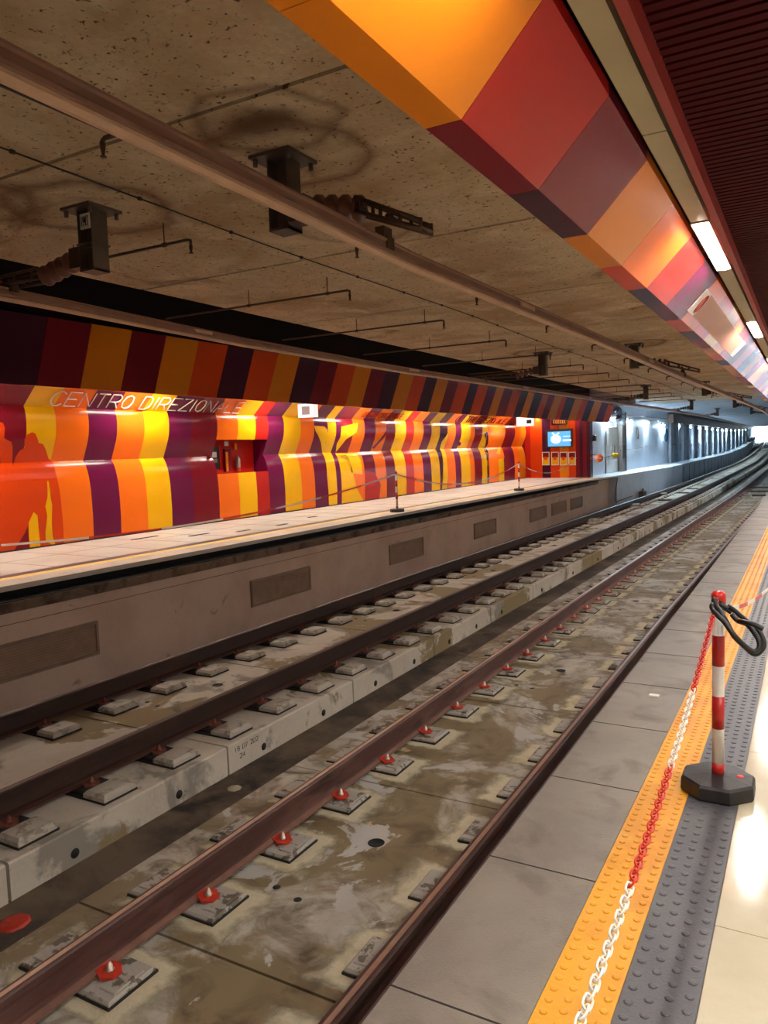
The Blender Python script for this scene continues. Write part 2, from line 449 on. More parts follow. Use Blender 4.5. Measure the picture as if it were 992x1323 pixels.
# wall under the opposite platform
g = MB()
g.prism([(-8.4, -2.8), (-7.85, -2.8), (-7.85, -1.56), (-8.1, -1.56), (-8.1, -1.46), (-8.4, -1.46)], frange(-6, 32, 2))
g.prism([(-8.4, -2.8), (-7.85, -2.8), (-7.85, -1.56), (-8.1, -1.56), (-8.1, -1.46), (-8.4, -1.46)], [32, 34, 36], lambda y: (lerp(LIP, y) - lerp(LIP, 32), 0))
pw = struct(g, 'wall_platform_far', M['wallc'], 'brownish rendered wall below the opposite platform edge')
g = MB(); g.prism([(-8.1, -1.565), (-7.83, -1.565), (-7.83, -1.553), (-8.1, -1.553)], frange(-6, 33, 2)); g.prism([(-8.1, -1.553), (-8.08, -1.553), (-8.08, -1.46), (-8.1, -1.46)], frange(-6, 33, 2)); g.build('painted_gap_shade', M['dark'], pw)  # black strips paint the shade under the platform lip onto the ledge
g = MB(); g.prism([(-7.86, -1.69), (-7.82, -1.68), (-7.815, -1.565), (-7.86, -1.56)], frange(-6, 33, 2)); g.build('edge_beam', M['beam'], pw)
g = MB(); g.prism([(-7.855, -1.82), (-7.846, -1.82), (-7.846, -1.812), (-7.855, -1.812)], frange(-6, 33, 3)); g.build('hairline_crack', M['beam'], pw)


def vent(y0, y1, label):
    t = thing('vent_grille', label, 'vent', (-7.85, (y0 + y1) / 2, -2.47), 'louvred vents in the opposite platform wall')
    z0, z1 = -2.45, -2.02; x = -7.85
    f = MB(); b = .035
    f.box(x - .01, x + .03, y0, y1, z1 - b, z1); f.box(x - .01, x + .03, y0, y1, z0, z0 + b)
    f.box(x - .01, x + .03, y0, y0 + b, z0 + b, z1 - b); f.box(x - .01, x + .03, y1 - b, y1, z0 + b, z1 - b)
    f.build('frame', M['ventf'], t)
    s = MB(); n = 11
    for i in range(n):
        z = z0 + b + (z1 - z0 - 2 * b) * (i + .5) / n
        s.add([(x, y0 + b, z + .012), (x + .024, y0 + b, z - .014), (x + .026, y0 + b, z - .010), (x + .002, y0 + b, z + .016),
               (x, y1 - b, z + .012), (x + .024, y1 - b, z - .014), (x + .026, y1 - b, z - .010), (x + .002, y1 - b, z + .016)],
              [(0, 1, 2, 3), (7, 6, 5, 4), (0, 4, 5, 1), (1, 5, 6, 2), (2, 6, 7, 3), (3, 7, 4, 0)])
    s.build('louvre', M['vent'], t)
    k = MB(); k.box(x - .004, x + .002, y0 + b, y1 - b, z0 + b, z1 - b); k.build('backing', M['joint'], t)


for y0, y1, lb in ((4.8, 6.44, 'large louvred vent nearest the camera, cut by the left edge of the photo'), (9.46, 11.13, 'louvred vent second from the left, below the wall recess'),
                   (14.1, 15.72, 'louvred vent in the middle of the opposite platform wall, third from the left'), (18.8, 20.43, 'louvred vent standing alone, fourth from the left'),
                   (23.46, 25.18, 'left one of the three small vents close together'), (25.81, 27.6, 'middle one of the three small vents close together'), (28.2, 29.9, 'right one of the three small vents close together, farthest away')):
    vent(y0, y1, lb)

# ------------------------------------------------------------------ striped wall of the opposite platform
PROF = [(-1.4, -11.0), (-1.0, -10.985), (-.7, -10.99), (-.5, -11.0), (-.38, -11.013), (-.28, -11.03), (-.18, -11.055), (-.1, -11.085), (-.04, -11.12), (0, -11.15),
        (.1, -11.105), (.2, -11.06), (.35, -10.995), (.45, -10.965), (.55, -10.95), (.66, -10.943), (.76, -10.948), (.84, -10.962), (.9, -10.985)]
SOF = [(.9, -10.985), (1.05, -10.83), (1.2, -10.67), (1.5, -10.35)]
def wx(z): return lerp(PROF + SOF[1:], z)


STR = [(-6, 'P'), (-4, 'O'), (-3, 'Y'), (-2, 'K'), (-.5, 'O'), (1, 'P'), (2, 'Y'), (3, 'O'), (4, 'P'), (5, 'O'), (6.0, 'Y'), (6.6, 'K'), (7.87, 'Y'), (8.42, 'O'), (9.08, 'P'), (9.7, 'O'), (10.35, 'Y'), (10.98, 'P'), (11.6, 'K'), (12.37, 'O'), (13.04, 'Y'), (13.65, 'R'), (14.11, 'P'), (14.71, 'Y'),
       (15.4, 'O'), (15.98, 'P'), (16.6, 'Y'), (17.0, 'P'), (17.23, 'K'), (17.86, 'O'), (18.48, 'P'), (19.1, 'O'), (19.73, 'K'), (20.3, 'Y'), (21.0, 'R'), (21.55, 'O'), (22.22, 'P'), (22.82, 'Y'), (23.48, 'D'), (24.1, 'O'), (24.8, 'P'),
       (25.3, 'Y'), (26.15, 'O'), (26.55, 'K'), (27.3, 'Y'), (27.84, 'O'), (28.13, 'O'), (29.18, 'O'), (29.8, 'K'), (30.4, 'P'), (31.0, 'O'), (31.7, 'A'), (32.4, None)]
NICHE = (12.37, 14.11, -.38, .35)
g = MB()
for (z0, x0), (z1, x1) in zip(PROF[:9], PROF[1:10]): pass
def strip_rows(rows):
    for (ya, c), (yb, _) in zip(STR, STR[1:]):
        base = len(g.v); n = len(rows)
        for y in (ya, yb):
            for z, x in rows: g.v.append(Vector((x, y, z)))
        for k in range(n - 1):
            if NICHE[0] - .01 < ya < NICHE[1] - .01 and NICHE[2] - .01 < rows[k][0] < NICHE[3] - .01 and rows[k + 1][0] < NICHE[3] + .01: continue
            g.f.append([base + k, base + n + k, base + n + k + 1, base + k + 1]); g.m.append(PK.index(c)); g.sm.append(True)
strip_rows(PROF[:10]); strip_rows(PROF[9:]); strip_rows(SOF)
wl = g.build('wall_left', PM, loc=(-11, 13, -1.4), fix=False); tag(wl, 'striped glossy panel wall of the opposite platform', 'wall', kind='structure')
# skirting line
g = MB(); g.box(-11.05, -10.985, -6, 32.4, -1.4, -1.375); struct(g, 'baseboard_left', M['joint'])


def wall_shape(pts, mi, off, name='silhouette', proj=True):
    """outline given in photo pixels, laid on the curved wall"""
    P = []
    for px, py in pts:
        x = -11.0
        for _ in range(8):
            q = atX(px, py, x); x = wx(max(-1.4, min(1.4, q.z)))
        P.append((q.y, max(-1.395, q.z)))
    bm = bmesh.new(); vs = [bm.verts.new((0, a, b)) for a, b in P]
    es = [bm.edges.new((vs[i], vs[(i + 1) % len(vs)])) for i in range(len(vs))]
    bmesh.ops.triangle_fill(bm, use_beauty=True, edges=es)
    for z, _ in PROF[1:] + SOF[1:]:
        bmesh.ops.bisect_plane(bm, geom=bm.verts[:] + bm.edges[:] + bm.faces[:], plane_co=(0, 0, z), plane_no=(0, 0, 1))
    for v in bm.verts: v.co.x = wx(v.co.z) + off
    bmesh.ops.recalc_face_normals(bm, faces=bm.faces)
    for f in bm.faces:
        if f.normal.x < 0: f.normal_flip()
    base = Vector(wl['_w'])
    for v in bm.verts: v.co -= base
    me = bpy.data.meshes.new(name); bm.to_mesh(me); bm.free()
    me.materials.append(PM[PK.index(mi)])
    o = bpy.data.objects.new(name, me); COL.objects.link(o); o.parent = wl; return o


def c5(pts): return [(x / 6.618, 530 + y / 6.618) for x, y in pts]
def c4(pts): return [(350 + x / 6.613, 480 + y / 6.613) for x, y in pts]
def c3(pts): return [(480 + x / 6.2, 490 + y / 6.2) for x, y in pts]
def c2(pts): return [(620 + x / 6.2, 500 + y / 6.2) for x, y in pts]


wall_shape(c5([(-260, 130), (-60, 120), (0, 100), (28, 112), (40, 150), (36, 200), (34, 238), (60, 255), (95, 270), (106, 310), (105, 450), (112, 478), (122, 440), (132, 400), (165, 350), (208, 322), (208, 250), (232, 208), (275, 188), (302, 200), (318, 240), (330, 280), (366, 290), (388, 332), (412, 412), (446, 440), (470, 520), (495, 620), (515, 730), (527, 860), (540, 1010), (545, 1145), (345, 1180), (-260, 1280)]), 'N', .004)
for q in ([(285, 870), (318, 900), (326, 1000), (345, 1180), (255, 1194), (245, 1080), (243, 960)], [(400, 605), (412, 605), (430, 750), (443, 810), (440, 960), (447, 1075), (472, 1150), (455, 1166), (390, 1120), (386, 1050), (400, 900), (385, 820), (404, 740)]):
    wall_shape(c5(q), 'Y', .008)
wall_shape(c5([(235, 990), (252, 1192), (115, 1212), (210, 1050)]), 'K', .008)
# dancing figures further along
for q, c in (([(366, 462), (455, 470), (478, 495), (484, 555), (462, 610), (452, 690), (436, 690), (425, 610), (380, 510)], 'Y'), ([(440, 700), (492, 740), (520, 800), (508, 850), (546, 920), (560, 1150), (495, 1158), (478, 900)], 'Y'),
             ([(600, 470), (740, 440), (730, 520), (640, 580), (585, 650), (552, 690), (560, 620), (590, 560)], 'Y'), ([(548, 700), (640, 700), (730, 700), (765, 760), (780, 880), (700, 870), (730, 990), (790, 1110), (604, 1140), (598, 900)], 'Y'),
             ([(640, 710), (660, 735), (700, 860), (690, 868), (640, 750), (590, 740), (590, 715)], 'D'), ([(860, 655), (990, 490), (990, 530), (880, 660)], 'K'), ([(800, 850), (880, 860), (935, 960), (925, 1092), (800, 1110)], 'R'), ([(800, 760), (870, 720), (860, 850), (800, 850)], 'K')):
    wall_shape(c4(q), c, .006)
for q, c in (([(610, 430), (600, 490), (575, 560), (605, 880), (562, 885), (545, 560), (560, 500)], 'Y'), ([(590, 560), (620, 570), (645, 630), (630, 630)], 'O'), ([(660, 500), (715, 505), (710, 530), (660, 540)], 'P'),
             ([(920, 430), (900, 500), (860, 540), (885, 600), (880, 830), (925, 835), (928, 600), (905, 550)], 'Y'), ([(905, 560), (925, 560), (936, 640), (938, 830), (926, 832), (925, 650)], 'D'), ([(900, 440), (925, 420), (930, 520), (915, 560), (900, 550), (915, 500)], 'D')):
    wall_shape(c3(q), c, .006)
for q, c in (([(20, 480), (40, 480), (62, 560), (64, 770), (52, 772), (50, 570)], 'D'), ([(145, 580), (188, 570), (193, 745), (150, 758)], 'Y'), ([(200, 520), (225, 580), (230, 740), (193, 745), (188, 580)], 'K'), ([(150, 480), (170, 470), (160, 540), (130, 530)], 'Y')):
    wall_shape(c2(q), c, .006)

# niche with emergency equipment
n0, n1, nz0, nz1 = NICHE; XB = -11.42
g = MB()
g.add([(XB, n0, nz0), (XB, n1, nz0), (XB, n1, nz1), (XB, n0, nz1)], [(0, 1, 2, 3)], PK.index('R'))
zs = [z for z, _ in PROF if nz0 - .001 <= z <= nz1 + .001]
for y, mi in ((n0, 'R'), (n1, 'P')):
    pts = [(wx(z), y, z) for z in zs]; g.add(pts + [(XB, y, nz1), (XB, y, nz0)], [tuple(range(len(pts) + 2))], PK.index(mi))
g.add([(wx(nz0), n0, nz0), (wx(nz0), n1, nz0), (XB, n1, nz0), (XB, n0, nz0)], [(0, 1, 2, 3)], PK.index('R'))
g.add([(wx(nz1), n0, nz1), (wx(nz1), n1, nz1), (XB, n1, nz1), (XB, n0, nz1)], [(0, 1, 2, 3)], PK.index('K'))
g.build('recess_lining', PM, wl, fix=False)


def nq(px, py, X=-11.38): return atX(px, py, X)
def wallbox(name, p0, p1, X, th, mat, parent):
    a, b = atX(p0[0], p0[1], X), atX(p1[0], p1[1], X)
    g = MB(); g.box(X - th, X, min(a.y, b.y), max(a.y, b.y), min(a.z, b.z), max(a.z, b.z)); return g.build(name, mat, parent)


t = thing('emergency_phone', 'black help phone panel at the left of the red wall recess', 'phone', (-11.4, 12.7, -.35))
wallbox('housing', (272.5, 577.5), (283, 606), -11.36, .06, M['black'], t); wallbox('display', (274, 584), (280, 591), -11.35, .02, M['wht'], t); wallbox('keypad', (273.5, 593), (281, 598), -11.35, .02, M['steel'], t)
wallbox('side_bracket', (283, 576), (284.5, 607), -11.35, .03, M['steel'], t)
t = thing('fire_hose_box', 'red and amber equipment box in the middle of the wall recess', 'equipment box', (-11.4, 13.1, -.36))
wallbox('housing', (290, 580), (299.5, 609), -11.37, .05, M['panK'], t); wallbox('hose', (291.5, 584), (295.5, 609), -11.355, .03, M['panA'], t); wallbox('notice', (290.3, 570.5), (295, 576), -11.355, .02, M['wht'], t)
t = thing('fire_extinguisher', 'small grey and red extinguisher at the right of the recess equipment', 'extinguisher', (-11.36, 13.5, -.3))
a = atX(307.5, 600, -11.34); g = MB(); g.lathe([(.001, 0), (.05, .0), (.055, .03), (.055, .2), (.03, .24), (.02, .27), (.001, .275)], (a.x, a.y, a.z - .08)); g.build('cylinder', M['steel'], t)
wallbox('nozzle', (303.5, 573), (306, 581), -11.36, .03, M['panA'], t); wallbox('red_tag', (307, 605), (311, 609), -11.34, .02, M['red'], t)
o = MB(); q = atX(268.5, 590, wx(0)); o.lathe([(.001, 0), (.04, .0), (.05, .02), (.03, .05), (.001, .055)], (q.x + .04, q.y, q.z - .03)); tag(o.build('door_knob', M['panK']), 'dark red round knob on the striped wall left of the recess', 'knob')

# single stroke lettering on the sloped soffit
GL = {'C': [[(1, .85), (.7, 1), (.35, 1), (.05, .75), (0, .5), (.05, .25), (.35, 0), (.7, 0), (1, .15)]], 'E': [[(1, 1), (0, 1), (0, 0), (1, 0)], [(0, .5), (.8, .5)]], 'N': [[(0, 0), (0, 1), (1, 0), (1, 1)]],
      'T': [[(0, 1), (1, 1)], [(.5, 1), (.5, 0)]], 'R': [[(0, 0), (0, 1), (.75, 1), (1, .8), (.95, .55), (.7, .45), (0, .45)], [(.55, .45), (1, 0)]],
      'O': [[(.5, 1), (.85, .88), (1, .5), (.85, .12), (.5, 0), (.15, .12), (0, .5), (.15, .88), (.5, 1)]], 'D': [[(0, 0), (0, 1), (.6, 1), (.95, .8), (1, .5), (.95, .2), (.6, 0), (0, 0)]],
      'I': [[(.5, 0), (.5, 1)]], 'Z': [[(0, 1), (1, 1), (0, 0), (1, 0)]], 'A': [[(0, 0), (.5, 1), (1, 0)], [(.2, .35), (.8, .35)]], 'L': [[(0, 1), (0, 0), (1, 0)]]}


def soffit_text(txt, y0, y1, z0, z1, mat, name='lettering', w=.012, off=.016):
    wd = {' ': .55, 'I': .45}
    tot = sum(wd.get(c, 1) for c in txt); u = (y1 - y0) / tot; y = y0; g = MB()
    for c in txt:
        k = wd.get(c, 1) * u
        for st in GL.get(c, []):
            pts = []
            for a, b in st:
                z = z0 + (z1 - z0) * b; pts.append((wx(z) + off * .7, y + k * .11 + k * .78 * a, z - off * .7))
            g.tube(pts, w, 4)
        y += k
    return g.build(name, mat, wl, fix=False)


M['letter'] = flat('pale_lettering', (255, 240, 224), 0.4)
soffit_text('CENTRO DIREZIONALE', 8.25, 13.1, .935, 1.15, M['letter'])
soffit_text('CENTRO DIREZIONALE', 18.2, 20.6, .97, 1.1, M['panN'])
soffit_text('CENTRO DIREZIONALE', 24.6, 29.5, .96, 1.14, M['panK'], w=.016)

# void above the soffit, fascia
g = MB(); g.add([(-10.35, -6, 1.5), (-8.4, -6, 1.62), (-10.35, 33, 1.5), (-8.4, 33, 1.62)], [(0, 1, 3, 2)])
struct(g, 'ceiling_platform_far', M['beige'])
FAS = [(-6, 'D'), (6.11, 'K'), (6.75, 'A'), (7.41, 'K'), (8.03, 'A'), (8.69, 'S'), (9.34, 'D'), (9.98, 'S'), (10.63, 'A'), (11.26, 'D'), (11.9, 'K'), (12.52, 'S'), (13.18, 'A'), (13.81, 'K'), (14.45, 'D'), (15.08, 'A'), (15.75, 'S'), (16.39, 'D'), (17.01, 'A'), (17.66, 'K'), (18.28, 'S'), (19.01, 'D'), (19.57, 'S'), (20.24, 'P'), (20.87, 'A'), (21.45, 'K'), (22.17, 'S'), (22.86, 'D'), (23.51, 'A'), (24.11, 'D'), (24.9, 'S'), (25.53, 'K'), (26.18, 'A'), (27.0, 'S'), (27.57, 'D'), (28.6, 'A'), (29.5, 'S'), (30.18, 'D'), (31.0, 'A'), (32.0, 'P'), (33.0, 'S'), (33.9, None)]
def fo(y): return lerp([(18, 0), (29, .25), (34, .55)], y)
g = MB()
for (ya, c), (yb, _) in zip(FAS, FAS[1:]):
    i = PK.index(c)
    if yb - ya > 2:
        cuts = frange(ya, yb, .64); cols = ['D', 'K', 'D', 'K', 'A', 'S', 'D', 'A']
    else: cuts = [ya, yb]; cols = None
    for q, (y0, y1) in enumerate(zip(cuts, cuts[1:])):
        ii = i
        if cols and q < len(cuts) - 3: ii = PK.index(cols[q % 8])
        a, b = fo(y0), fo(y1)
        P = lambda x, z: [(x + a, y0 + .004, z), (x + b, y1 - .004, z)]
        b0, t0, b1, t1 = P(-8.25, .93), P(-7.96, 1.72), P(-8.29, .93), P(-8.02, 1.74)
        g.add(b0 + t0 + b1 + t1, [(0, 1, 3, 2), (4, 6, 7, 5), (0, 4, 5, 1), (2, 3, 7, 6), (0, 2, 6, 4), (1, 5, 7, 3)], ii)
struct(g, 'trim_1', PM, 'striped fascia hanging above the opposite platform edge')
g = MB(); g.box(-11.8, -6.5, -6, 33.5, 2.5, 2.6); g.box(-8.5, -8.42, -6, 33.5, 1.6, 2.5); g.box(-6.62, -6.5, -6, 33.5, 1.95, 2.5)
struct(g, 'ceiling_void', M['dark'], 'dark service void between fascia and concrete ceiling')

# raw concrete ceiling, one bay per joint
g = MB(); y = 3.3 - 2.93 * 3
while y < 36:
    g.bbox(-6.5, -0.3, y + .018, y + 2.912, -2.05, -1.87, .0)
    y += 2.93
g.v = [Vector((v.x, v.y, -v.z)) for v in g.v]
ce = struct(g, 'ceiling', M['ceil'], 'raw stained concrete ceiling above both tracks')
g = MB(); g.box(-6.5, -.3, -6, 36.2, 1.93, 2.0); g.build('bay_joint', M['dark'], ce)
g = MB(); TC = [36.2] + [y for y in YS if y > 37]
g.prism([(-9.2, 1.9), (0.4, 1.9), (0.4, 2.3), (-9.2, 2.3)], TC, lambda y: (tdx(y) - (lerp([(120, 0), (200, 3)], y)), dz(y) * .5))
struct(g, 'ceiling_tunnel', M['tunnelc'])

g = MB(); g.box(-11.8, -6.5, 33.5, 33.6, 1.6, 2.6); g.box(-9.4, -6.5, 33.6, 36.3, 1.9, 2.0); struct(g, 'ceiling_entry', M['tunnelc'])
# near bulkhead
g = MB(); cols = {0: 'A', 1: 'R', 2: 'K', 3: 'A', 4: 'O', 5: 'R', 6: 'P', 7: 'O', 8: 'S', 9: 'Y', 10: 'A', 11: 'R', 12: 'P', 13: 'S', 14: 'P', 15: 'A'}
lowc = {0: 'A', 1: 'K', 2: 'D', 3: 'A', 4: 'S', 5: 'P', 6: 'D'}
k0 = -12
for k in range(k0, 60):
    y0 = 1.24 + .633 * k; y1 = y0 + .633
    if k == 0: pass
    seq = 'ARKAORPOSYARPSPAKO'
    c = 'A' if k in (0, -1) else (seq[k] if 0 <= k < len(seq) else seq[(k * 5 + 3) % len(seq)])
    lc = {0: 'A', -1: 'A', 1: 'K', 2: 'D', 3: 'A', 4: 'S', 5: 'D', 6: 'K', 7: 'S', 8: 'D'}.get(k, seq[(k * 7 + 2) % len(seq)])
    if y1 > 43: break
    a, b = y0 + .0015, y1 - .0015
    g.add([(-.79, a, .84), (-.79, b, .84), (-.56, b, 1.08), (-.56, a, 1.08), (-.56, a, 1.12), (-.56, b, 1.12), (-.82, b, .87), (-.82, a, .87)], [(0, 1, 2, 3), (3, 2, 5, 4), (4, 5, 6, 7), (0, 3, 4, 7), (1, 6, 5, 2)], PK.index(c))
    g.add([(-.79, a, .84), (-.79, b, .84), (-.892, b, .84), (-.892, a, .84), (-1.0, a, 1.5), (-1.0, b, 1.5), (-.82, b, .87), (-.82, a, .87)], [(0, 3, 2, 1), (3, 4, 5, 2), (0, 7, 4, 3), (1, 2, 5, 6)], PK.index(lc))
bh = struct(g, 'trim_2', PM, 'striped bulkhead hanging above the near platform edge')
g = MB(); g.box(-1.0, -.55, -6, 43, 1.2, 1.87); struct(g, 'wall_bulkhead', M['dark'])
# line map on the bulkhead slope
def bs(t, y, off=.0): return Vector((-.79 + .23 * t + off * .72, y, .84 + .24 * t - off * .69))
m, n, l, b = new_mat('map_film')
b.inputs['Base Color'].default_value = lin((226, 176, 150)); b.inputs['Roughness'].default_value = .45; b.inputs['Specular IOR Level'].default_value = .2; b.inputs['Alpha'].default_value = .55; M['film'] = m
t = thing('line_map', 'long pale translucent line map stuck on the striped bulkhead, red logo at one end', 'line map', bs(.5, 7.2))
g = MB(); g.slabpoly([bs(.2, 5.85, .004), bs(.2, 8.9, .004), bs(.74, 8.9, .004), bs(.74, 5.85, .004)], (.72, 0, -.69), .004); g.build('film', M['film'], t)
g = MB(); g.slabpoly([bs(.2, 5.6, .004), bs(.2, 5.85, .004), bs(.74, 5.85, .004), bs(.74, 5.6, .004)], (.72, 0, -.69), .005); g.build('header', M['wht'], t)
g = MB(); g.tube([bs(.47 + .21 * math.cos(a), 5.78 + .05 * math.sin(a), .012) for a in [2 * PI * i / 24 for i in range(24)]], .004, 5, closed=True); g.tube([bs(.3, 5.78, .012), bs(.66, 5.78, .012)], .0025, 5); g.build('logo', M['dred'], t)
g = MB(); g.slabpoly([bs(.2, 8.75, .006), bs(.2, 9.0, .006), bs(.74, 9.0, .006), bs(.74, 8.75, .006)], (.72, 0, -.69), .005); g.build('footer', M['wht'], t)
# light trough
g = MB(); g.box(-.545, -.40, -6, 43, 1.13, 1.2); struct(g, 'trim_3', M['dark'])
t_lamps = [4.735 + 3.72 * k for k in range(-2, 10)]
g = MB(); e = -6
for yc in t_lamps:
    a = e
    while a < yc - .62:
        b = min(a + 1.24, yc - .62)
        if b - a > .05: g.box(-.528, -.448, a + .004, b - .004, 1.075, 1.10); g.box(-.528, -.520, a + .004, b - .004, 1.1, 1.14); g.box(-.456, -.448, a + .004, b - .004, 1.1, 1.14)
        a = b
    e = yc + .62
struct(g, 'trim_4', M['beige'], 'beige cover panels of the lighting trough above the near platform edge')


def fixture(yc, x, z, w_, mat, label, group):
    t = thing('ceiling_light', label, 'light', (x, yc, z + .07), group)
    h = MB(); h.box(x - w_ / 2 - .006, x - w_ / 2, yc - .6, yc + .6, z - .002, z + .06); h.box(x + w_ / 2, x + w_ / 2 + .006, yc - .6, yc + .6, z - .002, z + .06); h.box(x - w_ / 2, x + w_ / 2, yc - .6, yc + .6, z + .05, z + .06)
    h.box(x - w_ / 2, x + w_ / 2, yc - .6, yc - .595, z, z + .05); h.box(x - w_ / 2, x + w_ / 2, yc + .595, yc + .6, z, z + .05)
    h.build('housing', M['beige'], t)
    d = MB(); d.prism([(x - w_ / 2 + .002, z + .04), (x - w_ / 2 + .002, z + .004), (x, z - .004), (x + w_ / 2 - .002, z + .004), (x + w_ / 2 - .002, z + .04)], [yc - .593, yc + .593])
    d.build('diffuser', mat, t); return t


for k, yc in enumerate(t_lamps):
    fixture(yc, -.488, 1.07, .078, M['lampw'], {2: 'lit tube light in the trough above the near platform, nearest one in view', 3: 'second glowing trough light, cut by the right edge of the photo'}.get(k, 'glowing trough light in the row above the near platform, beyond the photo edge'), 'trough lights above the near platform')
for k in range(0, 10):  # two unseen rows added to brighten the tracks and opposite wall
    fixture(-1.0 + 3.72 * k, 2.2, 1.06, .09, M['lampw'], 'added unseen fill light in the second row over the near platform', 'second row of added fill lights')
    fixture(-1.0 + 3.72 * k, 1.2, 1.06, .09, M['lampw'], 'added unseen fill light in the middle row over the near platform', 'middle row of added fill lights')
# slatted maroon ceiling
g = MB(); g.box(-.415, -.385, -6, 43, 1.03, 1.16)
struct(g, 'trim_5', M['trimred'], 'maroon edge trim of the slatted ceiling')
g = MB(); y = -6
while y < 43:
    g.add([(-.385, y, 1.10), (4.6, y, 1.10), (4.6, y + .034, 1.10), (-.385, y + .034, 1.10), (-.385, y + .034, 1.125), (4.6, y + .034, 1.125), (4.6, y + .05, 1.125), (-.385, y + .05, 1.125), (-.385, y + .05, 1.10), (4.6, y + .05, 1.10)],
          [(0, 1, 2, 3), (3, 2, 5, 4), (4, 5, 6, 7), (7, 6, 9, 8)]); y += .05
struct(g, 'ceiling_platform_near', M['slat'], 'maroon slatted metal ceiling over the near platform')
# enclosure outside the picture
g = MB(); g.box(4.6, 4.7, -6, 46, -1.7, 1.3); struct(g, 'wall_right', M['tile_far'])
g = MB(); g.box(-12, 4.7, -6.1, -6, -3.0, 2.6); struct(g, 'wall_back', M['tunnelc'])
g = MB(); g.box(-.98, 4.7, 46, 46.1, -3, 2.0); struct(g, 'wall_end', M['tunnelc'])
g = MB(); g.prism([(-.7, -3.0), (-.3, -3.0), (-.3, 2.2), (-.7, 2.2)], [y for y in YS if y > 43], toff); struct(g, 'wall_tunnel_right', M['tunnelc'])
g = MB(); g.box(-1.0, 4.7, 42.9, 43, 1.0, 2.0); struct(g, 'wall_lintel', M['tunnelc'])

# end of the opposite platform: orange cross wall, column
g = MB(); YE = 32.4
segs = [(-11.2, -11.0, 'K'), (-11.0, -10.75, 'R'), (-10.75, -10.22, 'N'), (-10.22, -9.85, 'D'), (-9.85, -9.45, 'N'), (-9.45, -9.05, 'A'), (-9.05, -8.72, 'N')]
for a, b, c in segs: g.box(a, b, YE, YE + .1, -1.4, 1.62, PK.index(c))
struct(g, 'wall_end_left', PM, 'orange cross wall with screen and posters at the end of the opposite platform')
g = MB()
for i, (a, b, c) in enumerate(((-8.72, -8.55, 'K'), (-8.55, -8.42, 'D'), (-8.42, -8.25, 'K'), (-8.25, -8.1, 'D'))):
    g.prism([(a, 0), (b, 0)], [0, 0]) if False else g.box(a, b, YE - .12 - .03 * (i % 2), YE + .3, -1.4, 1.1, PK.index(c))
struct(g, 'trim_6', PM, 'dark red ribbed column at the platform end')


def ebox(name, p0, p1, Y, th, mat, parent=None, inset=0.0):
    a, b = atY(p0[0], p0[1], Y), atY(p1[0], p1[1], Y)
    g = MB(); g.box(min(a.x, b.x) + inset, max(a.x, b.x) - inset, Y - .0, Y + th, min(a.z, b.z) + inset, max(a.z, b.z) - inset)
    return g.build(name, mat, parent)


t = thing('television', 'flat screen showing a bright blue and white picture on the orange wall', 'television', atY(722, 577, 32.3))
ebox('casing', (704.5, 555), (739, 577.5), 32.22, .1, M['black'], t); ebox('screen', (707.5, 558), (737, 576), 32.205, .01, M['screen'], t)
g = MB(); c = atY(718, 567.5, 32.2)
g.tube([(c.x + .2 * math.cos(a), 32.195, c.z + .16 * math.sin(a)) for a in [i * PI / 8 for i in range(16)]], .03, 5, closed=True); g.tube([c + Vector((0, -.005, .16)), c + Vector((-.16, -.005, .27))], .03, 6); g.tube([c + Vector((0, -.005, .16)), c + Vector((.14, -.005, .27))], .03, 6)
g.box(c.x - .16, c.x + .16, 32.19, 32.2, c.z - .1, c.z + .1); g.box(c.x + .32, c.x + .62, 32.19, 32.2, c.z + .1, c.z + .13); g.box(c.x + .3, c.x + .66, 32.19, 32.2, c.z - .1, c.z - .02); g.build('picture', M['screenw'], t)
t = thing('departure_display', 'small black display with amber characters above the television', 'display', atY(722, 548, 32.3))
ebox('casing', (712, 541.5), (732, 548.5), 32.25, .16, M['black'], t)
g = MB()
for i in range(6):
    a = atY(714.5 + i * 2.8, 545, 32.24)
    g.box(a.x, a.x + .045, 32.236, 32.25, a.z - .07, a.z + .07); g.box(a.x, a.x + .075, 32.236, 32.25, a.z + .05, a.z + .075); g.box(a.x + .0, a.x + .075, 32.236, 32.25, a.z - .07, a.z - .045)
g.build('characters', M['amber'], t)
wh = ['leftmost', 'second from left', 'third from left', 'rightmost']
for i, x in enumerate((700, 712, 723, 734)):
    t = thing('poster', '%s of four framed yellow and red posters under the television' % wh[i], 'poster', atY(x + 4.6, 601, 32.35), 'posters under the television')
    ebox('frame', (x, 584), (x + 9.6, 601), 32.33, .06, M['wht'], t); ebox('sheet', (x + .9, 585), (x + 8.7, 600), 32.32, .02, M['panY'], t); ebox('heading', (x + .9, 585), (x + 8.7, 591), 32.315, .01, M['panK'], t)
    ebox('figure', (x + 3, 590), (x + 6.3, 594), 32.31, .01, M['panS'], t)
